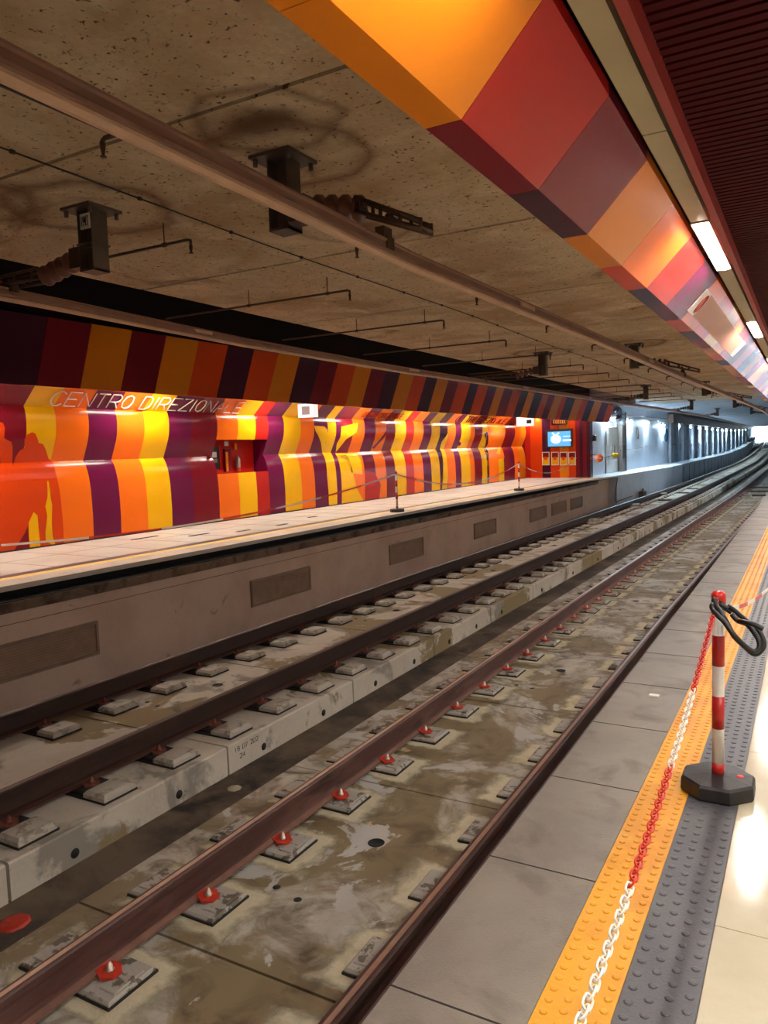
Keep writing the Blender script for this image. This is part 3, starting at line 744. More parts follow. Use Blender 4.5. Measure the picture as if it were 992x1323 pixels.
# hanging light signs
for p0, p1, Y, lb in (((384.5, 522.5), (405, 538.5), 12.3, 'white square hanging sign with a grey pictogram above the striped wall'), ((667, 539.5), (688, 550), 24.8, 'white box sign with dark train pictogram hanging near the television')):
    a, b = atY(*p0, Y), atY(*p1, Y); t = thing('hanging_sign', lb, 'sign', ((a.x + b.x) / 2, Y, max(a.z, b.z)))
    ebox('casing', p0, p1, Y, .16, M['sign'], t)
    sx = p0[0] + (p1[0] - p0[0]) * (.25 if Y < 20 else .62); ex = p0[0] + (p1[0] - p0[0]) * (.75 if Y < 20 else .92)
    ebox('pictogram', (sx, p0[1] + 3), (ex, p1[1] - 3), Y - .005, .01, M['picto'] if Y < 20 else M['black'], t)
    g = MB(); z1 = max(a.z, b.z)
    for x in (a.x * .8 + b.x * .2, a.x * .2 + b.x * .8): g.tube([(x, Y + .08, z1), (x, Y + .08, 1.6)], .008, 6)
    g.build('hanger', M['steel'], t)

# wash lamps behind the fascia
for k in range(-1, 7):
    yc = 10.15 + 3.72 * k
    fixture(yc, -10.42, 1.215, .08, M['washl'], 'tube light hidden behind the striped fascia, washing the wall', 'lights washing the striped wall')
for k in range(-1, 7):
    yc = 10.15 + 3.72 * k
    fixture(yc, -8.6, 1.3, .07, M['troughl'], 'tube light in the far trough behind the striped fascia', 'far trough lights')

# ------------------------------------------------------------------ tracks
def slab(x0, x1, y0, y1, zt, zb, mat, holes, label, group, side):
    o = MB(); o.prism([(x0, zb), (x1, zb), (x1, zt - .012), (x1 - .012, zt), (x0 + .012, zt), (x0, zt - .012)], [y0, (y0 + y1) / 2, y1], toff)
    s = o.build('track_slab', mat); tag(s, label, 'track slab', group)
    ym = (y0 + y1) / 2; d = tdx(ym)
    if holes:
        h = MB(); xc = (x0 + x1) / 2 + d
        h.lathe([(.001, 0), (.052, 0), (.06, .004), (.052, .005), (.05, .002), (.001, .002)], (xc - .02, ym + .3, zt - .001), 18)
        h.build('drain_hole', M['dark'], s)
        h = MB()
        for a, b2 in ((-.32, -.45), (-.12, -.5), (.45, .2)): h.lathe([(.001, 0), (.028, 0), (.024, .003), (.001, .003)], (xc + a, ym + b2, zt - .001), 10)
        h.build('lifting_socket', M['plate_edge'], s)
    if side:
        h = MB()
        for b2 in (-.55, .45):
            h.tube([(x1 + d - .01, ym + b2, (zt + zb) / 2 - .01), (x1 + d + .003, ym + b2, (zt + zb) / 2 - .01)], .035, 12)
        h.build('side_socket', M['plate_edge'], s)
    return s


y = 2.97 - 2.263 * 3; i = 0
while y < 56:
    slab(-3.95, -1.26, y + .006, y + 2.251, -2.74, -2.90, M['slab_near'], y > 0 and i % 2 == 1, 'stained precast concrete slab carrying the near track', 'slabs of the near track', False); y += 2.263; i += 1
yn = y; y = 2.83 - 2.095 * 3; i = 0
while y < 56:
    slab(-6.99, -4.42, y + .008, y + 2.08, -2.54, -2.87, M['slab_far'], y > 0 and i % 2 == 0, 'pale precast concrete slab with exposed side carrying the far track', 'slabs of the far track', True); y += 2.095; i += 1
for (x0, x1, zt, ys, mt) in ((-3.95, -1.26, -2.74, yn, 'slab_near'), (-6.99, -4.42, -2.54, y, 'slab_far')):
    g = MB(); g.prism([(x0, zt - .3), (x1, zt - .3), (x1, zt), (x0, zt)], [ys] + [v for v in YS if v > ys + 1], toff)
    tag(g.build('trackbed', M[mt]), 'continuous concrete trackbed curving away under the %s track' % ('near' if x0 > -4 else 'far'), 'trackbed')


def rail_prof(xc, zt, h=.196):
    return [(xc - .08, zt - h), (xc + .08, zt - h), (xc + .08, zt - h + .014), (xc + .012, zt - h + .032), (xc + .010, zt - .055), (xc + .038, zt - .044), (xc + .04, zt - .008), (xc + .03, zt),
            (xc - .03, zt), (xc - .04, zt - .008), (xc - .038, zt - .044), (xc - .010, zt - .055), (xc - .012, zt - h + .032), (xc - .08, zt - h + .014)]


RY = frange(-6, 12, 3) + frange(14, 200, 2)
for xc, zt, mt, lb in ((-3.302, -2.5, 'rail', 'rusty brown steel rail of the near track, farther from the near platform'), (-1.825, -2.5, 'rail', 'worn steel rail running just below the near platform edge'),
                       (-4.94, -2.3, 'raildark', 'dark steel rail of the far track beside the exposed slab side'), (-6.43, -2.3, 'raildark', 'dark steel rail next to the vented platform wall')):
    r = MB(); r.prism(rail_prof(xc, zt), RY, toff); o = r.build('rail', M[mt]); tag(o, lb, 'rail')
    r = MB(); r.prism([(xc - .014, zt), (xc + .014, zt), (xc + .014, zt + .0015), (xc - .014, zt + .0015)], RY, toff); r.build('running_surface', M['railtop'] if mt == 'rail' else M['rail'], o)
    r = MB()
    for q in (-1, 1): r.prism([(xc + q * .0805, zt - .196), (xc + q * .0805, zt - .181), (xc + q * .045, zt - .171), (xc + q * .045, zt - .175)], RY, toff)
    r.build('foot_flange', M['footm'] if mt == 'rail' else M['rail'], o)

# fastener prototypes (origin on the slab)
def fastener(far):
    t = thing('rail_fastener', 'x', 'rail fastener', (0, 0, 0))
    hx, hy = (.43, .15) if far else (.345, .158); ox = 0 if far else -.06; h = .03 if far else .036
    if not far:
        g = MB(); g.add([(-.52, -.32, .003), (.52, -.32, .003), (.52, .32, .003), (-.52, .32, .003)], [(0, 1, 2, 3)]); g.build('grout_bed', M['grout'], t)
    g = MB(); g.box(ox - hx - .008, ox + hx + .008, -hy - .008, hy + .008, .0, h * .45); g.build('rubber_pad', M['plate_edge'], t)
    g = MB()
    if far: g.bbox(-.19, .19, -hy + .02, hy - .02, h * .4, h + .01, .01)
    else: g.bbox(ox - hx, ox + hx, -hy, hy, h * .4, h, .012)
    if far: g.build('rail_seat', M['plate_edge'], t); g = MB()  # dark seat plate, with the shade under the rail put into its colour
    for s in (-1, 1):
        if far: g = MB(); g.bbox(s * .315 - .115, s * .315 + .115, -hy, hy, h * .4, h + .035, .022); g.build('sloped_block', M['plate_far'], t)
        else: g.bbox(ox + s * .265 - .055, ox + s * .265 + .055, -.10, .10, h - .002, h + .008, .004)
    if not far: g.build('base_plate', M['plate'], t)
    for s in (-1, 1):
        g = MB(); z = h
        g.add([(s * .055, -.045, z + .02), (s * .055, .045, z + .02), (s * .12, .07, z + .012), (s * .175, .03, z + .004), (s * .175, -.03, z + .004), (s * .12, -.07, z + .012)] +
              [(s * .055, -.045, z + .035), (s * .055, .045, z + .035), (s * .12, .07, z + .026), (s * .175, .03, z + .016), (s * .175, -.03, z + .016), (s * .12, -.07, z + .026)],
              [(0, 1, 2, 3, 4, 5), (11, 10, 9, 8, 7, 6)] + [(k, (k + 1) % 6, 6 + (k + 1) % 6, 6 + k) for k in range(6)])
        c = g.build('clip', M['clip_dull'] if far else M['clip'], t)
        g = MB(); g.lathe([(.001, 0), (.024, 0), (.024, .008), (.017, .009), (.017, .03), (.011, .034), (.010, .046), (.001, .048)], (s * .115, 0, z + .024), 6); g.build('bolt', M['clip_dull'] if far else M['bolt'], c)
    return t


FN, FF = fastener(False), fastener(True)
usedn = []
ORD = ['nearest', 'second nearest', 'third nearest', 'fourth nearest', 'fifth nearest', 'sixth nearest', 'seventh nearest', 'eighth nearest', 'ninth nearest', 'tenth nearest']
cnt = {}
def place(proto, loc, what, group, turn=0.0):
    k = cnt.get(group, 0); cnt[group] = k + 1
    near = loc[0] > -4; seen = k - (2 if group == 'fasteners under the left near rail' else 0)
    if seen < 0: label = what + ', below the photo corner'
    elif seen < 10: label = ORD[seen] + ' ' + what
    else: label = 'distant ' + what
    if proto not in usedn:
        usedn.append(proto); proto.location = loc; tag(proto, label, None, group); return
    c = copy_tree(proto, loc, label, group); c.rotation_euler = (0, 0, turn)


y = 2.56 - .7543 * 3; far_y = []
while y < 52:
    for xc, lb, gr in ((-3.302, 'red-clipped fastener under the near track rail away from the platform', 'fasteners under the left near rail'), (-1.825, 'red-clipped fastener under the rail beside the near platform', 'fasteners under the right near rail')):
        if xc < -3 or y > 1.3: place(FN, (xc + tdx(y), y, -2.74), lb, gr, 0.0 if xc < -3 else PI)
    y += .7543
ynf = y; y = 3.12
while y < 54:
    for xc, lb, gr in ((-4.94, 'dusty fastener block pair on the far track rail by the slab edge', 'fasteners under the right far rail'), (-6.43, 'dusty fastener block pair on the far track rail below the vents', 'fasteners under the left far rail')):
        if xc > -5 or y > 4: place(FF, (xc + tdx(y), y, -2.54), lb, gr)
    y += .6983
g = MB()
for xs, y0, st, z, ye in (((-3.335, -1.825), ynf, .7543, -2.74, 120), ((-4.94, -6.43), y, .6983, -2.54, 120)):
    yy = y0
    while yy < ye:
        for xc in xs: d, e = toff(yy); g.box(xc - .35 + d, xc + .35 + d, yy - .15, yy + .15, z + e, z + e + .05)
        yy += st
o = g.build('rail_fastener', M['plate_far']); tag(o, 'distant run of rail fasteners shrinking towards the tunnel curve', 'rail fastener', kind='stuff')

g = MB()
DG = {'1': [[(.5, 0), (.5, 1)]], '8': [[(0, .5), (.2, 1), (.8, 1), (1, .5), (.8, 0), (.2, 0), (0, .5), (1, .5)]], '0': [[(0, 0), (0, 1), (1, 1), (1, 0), (0, 0)]], '7': [[(0, 1), (1, 1), (.3, 0)]], '2': [[(0, 1), (1, 1), (1, .5), (0, 0), (1, 0)]], '4': [[(.8, 0), (.8, 1), (0, .35), (1, .35)]]}
for txt_, y_, z_ in (('18 07 202', 5.01, -2.625), ('24', 5.08, -2.70)):
    for c_ in txt_:
        for st in DG.get(c_, []): g.tube([(-4.419, y_ + u * .028, z_ + v * .04) for u, v in st], .003, 4)
        y_ += .04 if c_ != ' ' else .03
for o in [o for o in bpy.data.objects if o.name.startswith('track_slab') and o.get('group') == 'slabs of the far track']:
    if abs(o.location.y - 6.0) < 1.05: g.build('painted_date', M['joint'], o); break
# balise boxes between the rails
for (px, py, zt, lb) in ((768, 676, -2.54, 'pale lumpy balise box nearest, between the far track rails'), (822, 656, -2.54, 'low balise box second along the far track'), (857, 641, -2.54, 'third balise box, farthest along the far track'), (965, 643, -2.74, 'balise box between the rails of the near track near the right edge')):
    p = atZ(px, py, zt); t = thing('balise', lb, 'balise', (p.x, p.y, zt), 'balises on the trackbed')
    g = MB(); g.bbox(p.x - .22, p.x + .22, p.y - .3, p.y + .3, zt, zt + .07, .02); g.build('base', M['plate_far'], t)
    g = MB(); g.bbox(p.x - .15, p.x + .18, p.y - .22, p.y + .1, zt + .07, zt + .16, .04); g.build('housing', M['steel'] if px > 800 else M['plate_far'], t)
    g = MB(); g.tube([(p.x - .2, p.y, zt + .06), (p.x - .35, p.y - .1, zt + .08), (p.x - .5, p.y - .15, zt + .02)], .015, 6); g.build('cable', M['cable'], t)
for yy in (40.5, 43.5, 47):
    g = MB(); g.box(-3.2 + tdx(yy), -1.95 + tdx(yy), yy, yy + .12, -2.74, -2.66)
    tag(g.build('cross_tie', M['dsteel']), 'dark cross bar between the near track rails in the distance', 'cross bar', 'cross bars of the near track')
for yy in (34.5, 39.5, 43):
    g = MB(); g.box(-6.3 + tdx(yy), -5.05 + tdx(yy), yy, yy + .12, -2.54, -2.48)
    tag(g.build('cross_tie', M['dsteel']), 'dark cross bar between the far track rails in the distance', 'cross bar', 'cross bars of the far track')
# litter
p = atZ(741, 799 + 0, -1.6) if False else atZ(845, 899, -1.6)
g = MB(); g.bbox(p.x - .03, p.x + .03, p.y - .02, p.y + .02, -1.6, -1.592, .003); tag(g.build('paper_scrap', M['wht']), 'tiny scrap of paper lying on the grey platform edge', 'litter')
p = atZ(18, 1196, -2.81); g = MB(); g.lathe([(.001, 0), (.09, 0), (.1, .02), (.06, .03), (.001, .025)], (p.x, p.y, -2.81), 9); tag(g.build('red_cloth', M['clip']), 'dull red rag lying in the dark channel at lower left', 'rag')
p = atZ(303, 1021, -2.81); g = MB(); g.lathe([(.001, 0), (.07, 0), (.06, .02), (.001, .02)], (p.x, p.y, -2.81), 7); tag(g.build('dirt_clump', M['grout']), 'small pale clump lying in the dark channel', 'debris')

# ------------------------------------------------------------------ overhead conductor rails
NC = [(-6, -2.0), (1.5, -2.12), (4.2, -2.235), (8.3, -2.15), (13.5, -2.1), (19.5, -2.0), (24.6, -1.9), (36, -1.75), (50, -2.0), (80, -2.3), (200, -5.5)]
FC = [(-6, -5.2), (4, -5.72), (7.3, -6.02), (11.4, -6.1), (18, -5.9), (25, -5.72), (35, -5.35), (45, -5.2), (80, -5.6), (200, -8.8)]
def cprof(zb): return [(-.045, zb + .125), (-.05, zb + .105), (-.02, zb + .1), (-.018, zb + .06), (-.05, zb + .045), (-.05, zb + .02), (-.014, zb + .012), (-.01, zb), (.01, zb), (.014, zb + .012), (.05, zb + .02), (.05, zb + .045), (.018, zb + .06), (.02, zb + .1), (.05, zb + .105), (.045, zb + .125)]


CY_ = frange(-6, 40, 1.5) + frange(43, 200, 4)
for tab, zb, lb in ((NC, 1.145, 'pinkish aluminium overhead conductor rail crossing above the near track'), (FC, 1.32, 'pinkish overhead conductor rail above the far track, in front of the fascia')):
    g = MB(); p = [(-.042, zb + .04), (-.04, zb + .025), (-.014, zb + .012), (-.01, zb), (.01, zb), (.014, zb + .012), (.04, zb + .025), (.042, zb + .04), (.026, zb + .048), (.022, zb + .084), (.036, zb + .09), (.036, zb + .1), (-.036, zb + .1), (-.036, zb + .09), (-.022, zb + .084), (-.026, zb + .048)]
    g.prism(p, CY_, lambda y: (lerp(tab, y), dz(y) * .5)); o = g.build('conductor_rail', M['cond']); tag(o, lb, 'conductor rail')
    g = MB(); g.prism([(-.034, zb + .004), (-.01, zb - .008), (.01, zb - .008), (.034, zb + .004), (.034, zb + .018), (-.034, zb + .018)], CY_, lambda y: (lerp(tab, y), dz(y) * .5)); g.build('contact_wire', M['cond_lo'], o)
    for i, yy in enumerate(frange(1, 34, 5.5)):
        x = lerp(tab, yy); g = MB(); g.box(x - .034, x + .034, yy - .18, yy + .18, zb + .05, zb + .084); g.build('splice_plate', M['cond_lo'], o)


def support(x, y, xr, zr, label, group, right):
    """hanging post with base plate, insulator and clamp reaching to the conductor at (xr, zr)"""
    zt = 1.87; t = thing('hanging_support', label, 'overhead support', (x, y, zt), group)
    g = MB(); g.box(x - .155, x + .155, y - .155, y + .155, zt - .02, zt - .0)
    for a in (-.125, .125):
        for b in (-.125, .125): g.lathe([(.001, 0), (.016, 0), (.016, .05), (.001, .05)], (x + a, y + b, zt - .065), 6)
    g.build('base_plate', M['poststeel'], t)
    g = MB(); s = .075
    g.box(x - s, x - s + .012, y - s, y + s, 1.41, zt - .02); g.box(x + s - .012, x + s, y - s, y + s, 1.41, zt - .02); g.box(x - s + .012, x + s - .012, y - .006, y + .006, 1.41, zt - .02)
    g.box(x - s, x + s, y - s, y + s, 1.41, 1.425); g.box(x - s - .01, x + s + .01, y - s - .01, y + s + .01, 1.60, 1.612)
    g.build('post', M['poststeel'], t)
    d = 1 if right else -1
    g = MB(); g.box(min(x + d * s, x + d * (s + .12)), max(x + d * s, x + d * (s + .12)), y - .07, y + .07, 1.45, 1.60); g.build('mounting_box', M['dsteel'], t)
    a = Vector((x + d * .2, y, 1.53)); e = Vector((x + d * .56, y, 1.46)); n = 15; pts = [a.lerp(e, i / n) for i in range(n + 1)]
    g = MB(); g.tube(pts, [(.028 if i % 4 in (0, 1) else .08) for i in range(n + 1)], 12); g.build('insulator', M['insul'], t)
    g = MB(); f = Vector((xr, y, zr + .16)); far = Vector((xr + d * .28, y, zr + .15))
    st = e
    for off in (-.07, .07):
        o_ = Vector((0, off, 0)); up = Vector((0, 0, .05))
        g.tube([st + o_ + up, far + o_ + up * .6], .014, 6); g.tube([st + o_ - up * .6, far + o_ - up * .3], .014, 6)
        for u in (.1, .4, .7, 1): g.tube([st.lerp(far, u) + o_ + up * .9, st.lerp(far, u) + o_ - up * .5], .012, 6)
    for u in (0, .5, 1): g.tube([st.lerp(far, u) + Vector((0, -.07, 0)), st.lerp(far, u) + Vector((0, .07, 0))], .014, 6)
    g.build('bracket_frame', M['dsteel'], t)
    g = MB(); g.box(xr - .03, xr + .03, y - .05, y + .05, zr + .12, zr + .2); g.box(xr - .05, xr - .03, y - .04, y + .04, zr + .07, zr + .14); g.box(xr + .03, xr + .05, y - .04, y + .04, zr + .07, zr + .14); g.build('clamp', M['dsteel'], t)
    return t


for k, yy in enumerate((4.06, 15.1, 26.1, 37.1, 48.1)):
    wn = ['nearest', 'second', 'third', 'fourth', 'fifth'][k]
    t = support(-4.72, yy, lerp(FC, yy), 1.32, '%s hanging steel post with insulator over the far track%s' % (wn, ', bearing a number plate' if k == 0 else ''), 'hanging supports over the far track', False)
    if k == 0:
        a = atY(103, 283.5, 3.96); g = MB(); g.box(a.x - .0, a.x + .10, a.y, a.y + .01, a.z - .075, a.z + .035); pl = g.build('number_plate', M['wht'], t)
        txt = {'1': [[(.5, 0), (.5, 1)]], '9': [[(1, .6), (.5, .45), (0, .7), (.5, 1), (1, .8), (.9, .2), (.4, 0)]], '4': [[(.8, 0), (.8, 1), (0, .35), (1, .35)]], '3': [[(0, 1), (1, 1), (.5, .55), (1, .3), (.5, 0), (0, .1)]]}
        g = MB()
        for i, c in enumerate('1943'):
            for st in txt[c]: g.tube([(a.x + .012 + i * .02 + u * .014, a.y - .002, a.z - .055 + v * .07) for u, v in st], .003, 4)
        g.build('number', M['black'], pl)
    support(-2.94, yy, lerp(NC, yy), 1.12, '%s hanging steel post with frame bracket over the near track' % wn, 'hanging supports over the near track', True)

# ceiling wire with knots
g = MB(); pts = [(-4.15 + .03 * math.sin(y * .8), y, 1.83) for y in frange(-4, 33, .5)]
g.tube(pts, .006, 5)
for i in range(0, len(pts), 2): p = Vector(pts[i]); g.tube([p + Vector((0, -.015, 0)), p + Vector((0, .015, 0))], .014, 6)
tag(g.build('ceiling_wire', M['cable']), 'thin dark wire clipped along the concrete ceiling between the conductor rails', 'wire')
g = MB(); pts = [(-3.2, y, 1.70) for y in frange(-4, 33, 1)]
g.tube(pts, .011, 6)
tag(g.build('ceiling_wire', M['cable']), 'dark cable hanging parallel just below the near conductor rail', 'wire')
DROPX = -3.30
# sprinklers: branches over the far track, drops by the near conductor
for k in range(-1, 13):
    yy = 4.6 + 2.36 * k; x1 = -4.25; x0 = -6.9
    t = thing('sprinkler_branch', (['hidden', 'nearest', 'second nearest', 'third nearest', 'fourth nearest', 'fifth nearest', 'sixth nearest'][k + 1] if k < 6 else 'small distant') + ' sprinkler pipe with bent head reaching over the far track', 'sprinkler pipe', (x1, yy, 1.6), 'sprinkler branches over the far track')
    g = MB(); g.tube([(x0, yy, 1.70), (x1 - .03, yy, 1.70), (x1, yy, 1.69), (x1, yy, 1.65)], .012, 7); g.build('pipe', M['pipe'], t)
    g = MB(); g.lathe([(.001, 0), (.018, .0), (.018, .006), (.007, .01), (.012, .03), (.016, .06), (.001, .06)], (x1, yy, 1.59), 8); g.build('sprinkler_head', M['dsteel'], t)
    for xx in (x1 - .28, x1 - 1.35): g = MB(); g.tube([(xx, yy, 1.68), (xx, yy, 1.87)], .005, 5); g.tube([(xx - .02, yy, 1.70), (xx + .02, yy, 1.70)], .018, 7); g.build('hanger_rod', M['dsteel'], t)
for k in range(0, 12):
    yy = 2.94 + 2.6 * k; x1 = DROPX
    t = thing('sprinkler_drop', (ORD[k] if k < 7 else 'small distant') + ' short bent sprinkler drop hanging beside the near conductor rail', 'sprinkler pipe', (x1, yy, 1.6), 'sprinkler drops by the near conductor rail')
    g = MB(); g.tube([(-3.2, yy, 1.70), (x1 + .02, yy, 1.70), (x1, yy, 1.69), (x1, yy, 1.66)], .013, 7); g.build('pipe', M['pipe'], t)
    g = MB(); g.lathe([(.001, 0), (.018, .0), (.018, .006), (.007, .01), (.013, .04), (.018, .075), (.001, .075)], (x1, yy, 1.605), 8); g.build('sprinkler_head', M['dsteel'], t)

# ------------------------------------------------------------------ striped barrier posts and chains
def octa(r, z, c, sq=1.0):
    return [(c[0] + r * sq * math.cos(PI / 8 + k * PI / 4), c[1] + r * math.sin(PI / 8 + k * PI / 4), z) for k in range(8)]


def barrier_post(x, y, z, label, lean=0.0, full=True):
    t = thing('barrier_post', label, 'barrier post', (x, y, z), 'striped barrier posts')
    g = MB(); r = .165; rings = [octa(r * .96, z, (x, y)), octa(r, z + .012, (x, y)), octa(r * .985, z + .06, (x, y)), octa(r * .93, z + .072, (x, y)), octa(r * .25, z + .085, (x, y))]
    vs = sum(rings, []); fs = [tuple(range(7, -1, -1)), tuple(32 + k for k in range(8))]
    for i in range(4):
        for k in range(8): fs.append((i * 8 + k, i * 8 + (k + 1) % 8, (i + 1) * 8 + (k + 1) % 8, (i + 1) * 8 + k))
    g.add(vs, fs); bs_ = g.build('base', M['rubber'], t)
    if full:
        g = MB(); g.lathe([(.001, 0), (.018, 0), (.018, .004), (.001, .004)], (x + .09, y + .01, z + .076), 10); g.build('plug', M['red'], bs_)
    g = MB(); rr = .0255
    g.lathe([(.001, 0), (rr, 0), (rr, .80), (.001, .80)], (x, y, z + .07), 18); p = g.build('pole', M['wht'], t)
    zz = z + .07
    for a, b in ((0, .065), (.225, .375), (.515, .655)):
        g = MB(); g.lathe([(rr, a), (rr + .0012, a), (rr + .0012, b), (rr, b)], (x, y, zz), 18); g.build('red_band', M['dred'], p)
    g = MB(); g.lathe([(.001, 0), (.031, 0), (.031, .045), (.022, .06), (.001, .062)], (x, y, z + .865), 16)
    for s in (-1, 1): g.tube([(x, y + s * .028, z + .885), (x, y + s * .05, z + .895), (x, y + s * .052, z + .87)], .006, 6)
    g.build('cap', M['red'], t)
    return t


PX, PYY = -.352, 3.66
barrier_post(PX, PYY, -1.6, 'red and white striped post on black octagonal base on the near platform')
barrier_post(-.40, -.95, -1.6, 'red and white striped post holding the other end of the chain, behind the viewer')


def chain(fn, s0, s1, name, label, reds):
    """links along fn(s); reds = list of (a, b) parameter ranges drawn red"""
    t = thing(name, label, 'chain', fn(.5))
    P = [fn(s0 + (s1 - s0) * i / 4000) for i in range(4001)]
    L = [0]
    for a, b in zip(P, P[1:]): L.append(L[-1] + (b - a).length)
    pitch = .029; n = int(L[-1] / pitch); cur = None
    j = 0
    for i in range(n):
        d = pitch * (i + .5)
        while L[j + 1] < d: j += 1
        c = P[j]; u = (P[min(j + 5, 4000)] - P[max(j - 5, 0)]).normalized()
        side = u.cross(Vector((0, 0, 1))).normalized(); up = side.cross(u)
        ang = (PI / 4) if i % 2 else (-PI / 4)
        v = side * math.cos(ang) + up * math.sin(ang)
        a, b, r = .0205, .0105, .0029; pts = []
        for k in range(12):
            th = 2 * PI * k / 12; cx = math.copysign(1, math.cos(th)) * (a - b) if abs(math.cos(th)) > .2 else math.cos(th) * (a - b) / .2
            pts.append(c + u * (cx + b * math.cos(th)) + v * (b * math.sin(th)))
        fr = i / n; k_ = 1 if any(q0 <= fr < q1 for q0, q1 in reds) else 0
        if i == 0 or k_ != cur[0]:
            if i: cur[1].build(('white_links', 'red_links')[cur[0]], M[('wht', 'red')[cur[0]]], t)
            cur = [k_, MB()]
        cur[1].tube(pts, r, 6, closed=True)
    cur[1].build(('white_links', 'red_links')[cur[0]], M[('wht', 'red')[cur[0]]], t)


def c1(s):
    y = PYY - .05 + (-.9 - PYY + .05) * s; q = (y - 1.38) / 2.28
    return Vector((PX - .008 - .05 * s - .03 * (1 - q * q) + .022 * min(1, s * 5) + .09 * max(0, min(s - .2, .35)), y, -1.085 + .36 * q * q))
chain(c1, 0, 1, 'barrier_chain', 'red and white plastic chain sagging over the yellow strip from the near post', [(0, .15), (.263, .395), (.62, .8)])
# tape to the next post
def tape(P, name, label, wdt, seg, parentmats):
    t = thing(name, label, 'barrier tape', P[len(P) // 2]); n_ = len(P) - 1; u = Vector((0, 0, wdt / 2)); w_ = Vector((.002, 0, 0))
    for j, i0 in enumerate(range(0, n_, seg)):
        k = j % 2; g = MB()
        for i in range(i0, min(i0 + seg, n_)):
            a, b = P[i], P[i + 1]
            g.add([a - u, b - u, b + u, a + u, a - u + w_, b - u + w_, b + u + w_, a + u + w_], [(0, 1, 2, 3), (7, 6, 5, 4), (0, 4, 5, 1), (2, 6, 7, 3)])
        g.build(('red_section', 'white_section')[k], M[('red', 'wht')[k]], t)


A = Vector((PX, PYY + .03, -.765)); B = Vector((-.03, 7.6, -.72))
tape([A.lerp(B, i / 30) - Vector((0, 0, .20 * (1 - (2 * i / 30 - 1) ** 2))) for i in range(31)], 'barrier_tape', 'red and white tape leaving the near post towards the right edge', .022, 2, None)
# cable looped over the near post
def cp(pts, Y): return [atY(860 + x / 7.515, 760 + y / 7.515, Y + d) for x, y, d in [(p + (0,))[:3] if len(p) == 2 else p for p in pts]]
def smooth(P, n=6):
    out = []
    for i in range(len(P) - 1):
        p0, p1, p2, p3 = P[max(i - 1, 0)], P[i], P[i + 1], P[min(i + 2, len(P) - 1)]
        for k in range(n):
            t = k / n; out.append(.5 * ((2 * p1) + (p2 - p0) * t + (2 * p0 - 5 * p1 + 4 * p2 - p3) * t * t + (3 * p1 - p0 - 3 * p2 + p3) * t ** 3))
    return out + [P[-1]]
g = MB()
g.tube(smooth(cp([(640, 235, .05), (560, 180, .05), (500, 120, .02), (468, 112, 0), (480, 160, -.02), (540, 250, -.05), (590, 330, -.05), (660, 460, -.04), (760, 560, -.03), (860, 640, -.02), (930, 600, -.02), (950, 530, -.01), (905, 420, 0), (830, 360, .0), (740, 280, .02), (650, 205, .04), (600, 175, .05)], 3.6)), .0115, 8)
g.tube(smooth(cp([(600, 200, .05), (520, 150, .05), (455, 160, .0), (455, 205, -.02), (510, 270, -.05), (570, 330, -.05), (650, 440, -.06), (750, 545, -.05), (850, 612, -.04), (905, 580, -.03), (900, 500, -.02), (850, 420, -.01), (790, 350, 0), (700, 315, .02), (640, 250, .03)], 3.58)), .0115, 8)
g.tube(smooth(cp([(700, 318, .0), (770, 330, -.02), (850, 350, -.03), (945, 395, -.03)], 3.57)), .0115, 8)
tag(g.build('cable_loop', M['cable'], fix=False), 'thick black cable hung in a loop over the top of the near post', 'cable')
# posts and chains across
p1 = Vector((-8.0 * 1.02, 15.2, -1.4)); p1 = atZ(513, 661.5, -1.4); p2 = atZ(670.5, 634, -1.4)
barrier_post(p1.x, p1.y, -1.4, 'striped barrier post on the opposite platform, left one of the two', full=False)
barrier_post(p2.x, p2.y, -1.4, 'striped barrier post on the opposite platform, right one near the television', full=False)


def sag(A, B, s, n=24): return [A.lerp(B, i / n) - Vector((0, 0, s * (1 - (2 * i / n - 1) ** 2))) for i in range(n + 1)]
H = Vector((0, 0, .87))
for a, b, s, lb in ((Vector((-9.6, 5.0, -1.38)) + H * .42, p1 + H, .32, 'red and white tape sagging left of the left opposite post'), (p1 + H, p2 + H, .42, 'red and white tape strung between the two opposite posts'), (p2 + H, Vector((-8.6, 31.9, -.55)), .45, 'red and white tape from the right opposite post to the column')):
    tape(sag(a, b, s), 'barrier_tape', lb, .03, 3, None)
for px, h, tl, lb in ((748, .85, .05, 'leaning red and white barrier board propped by the dark column'), (753, .4, 0, 'short white barrier stub beside the leaning board')):
    a = atZ(px, 616.5, -1.4); g = MB(); g.tube([a, a + Vector((-.15 * h, 0, h))], .04, 8); tag(g.build('barrier_pole', M['wht']), lb, 'barrier pole')
a = atZ(750, 616.8, -1.4); g = MB(); g.tube([a + Vector((-1.1, 0, .05)), a + Vector((.35, -.2, .05))], .035, 6); tag(g.build('barrier_pole', M['red']), 'red barrier pole lying on the floor at the end of the opposite platform', 'barrier pole')

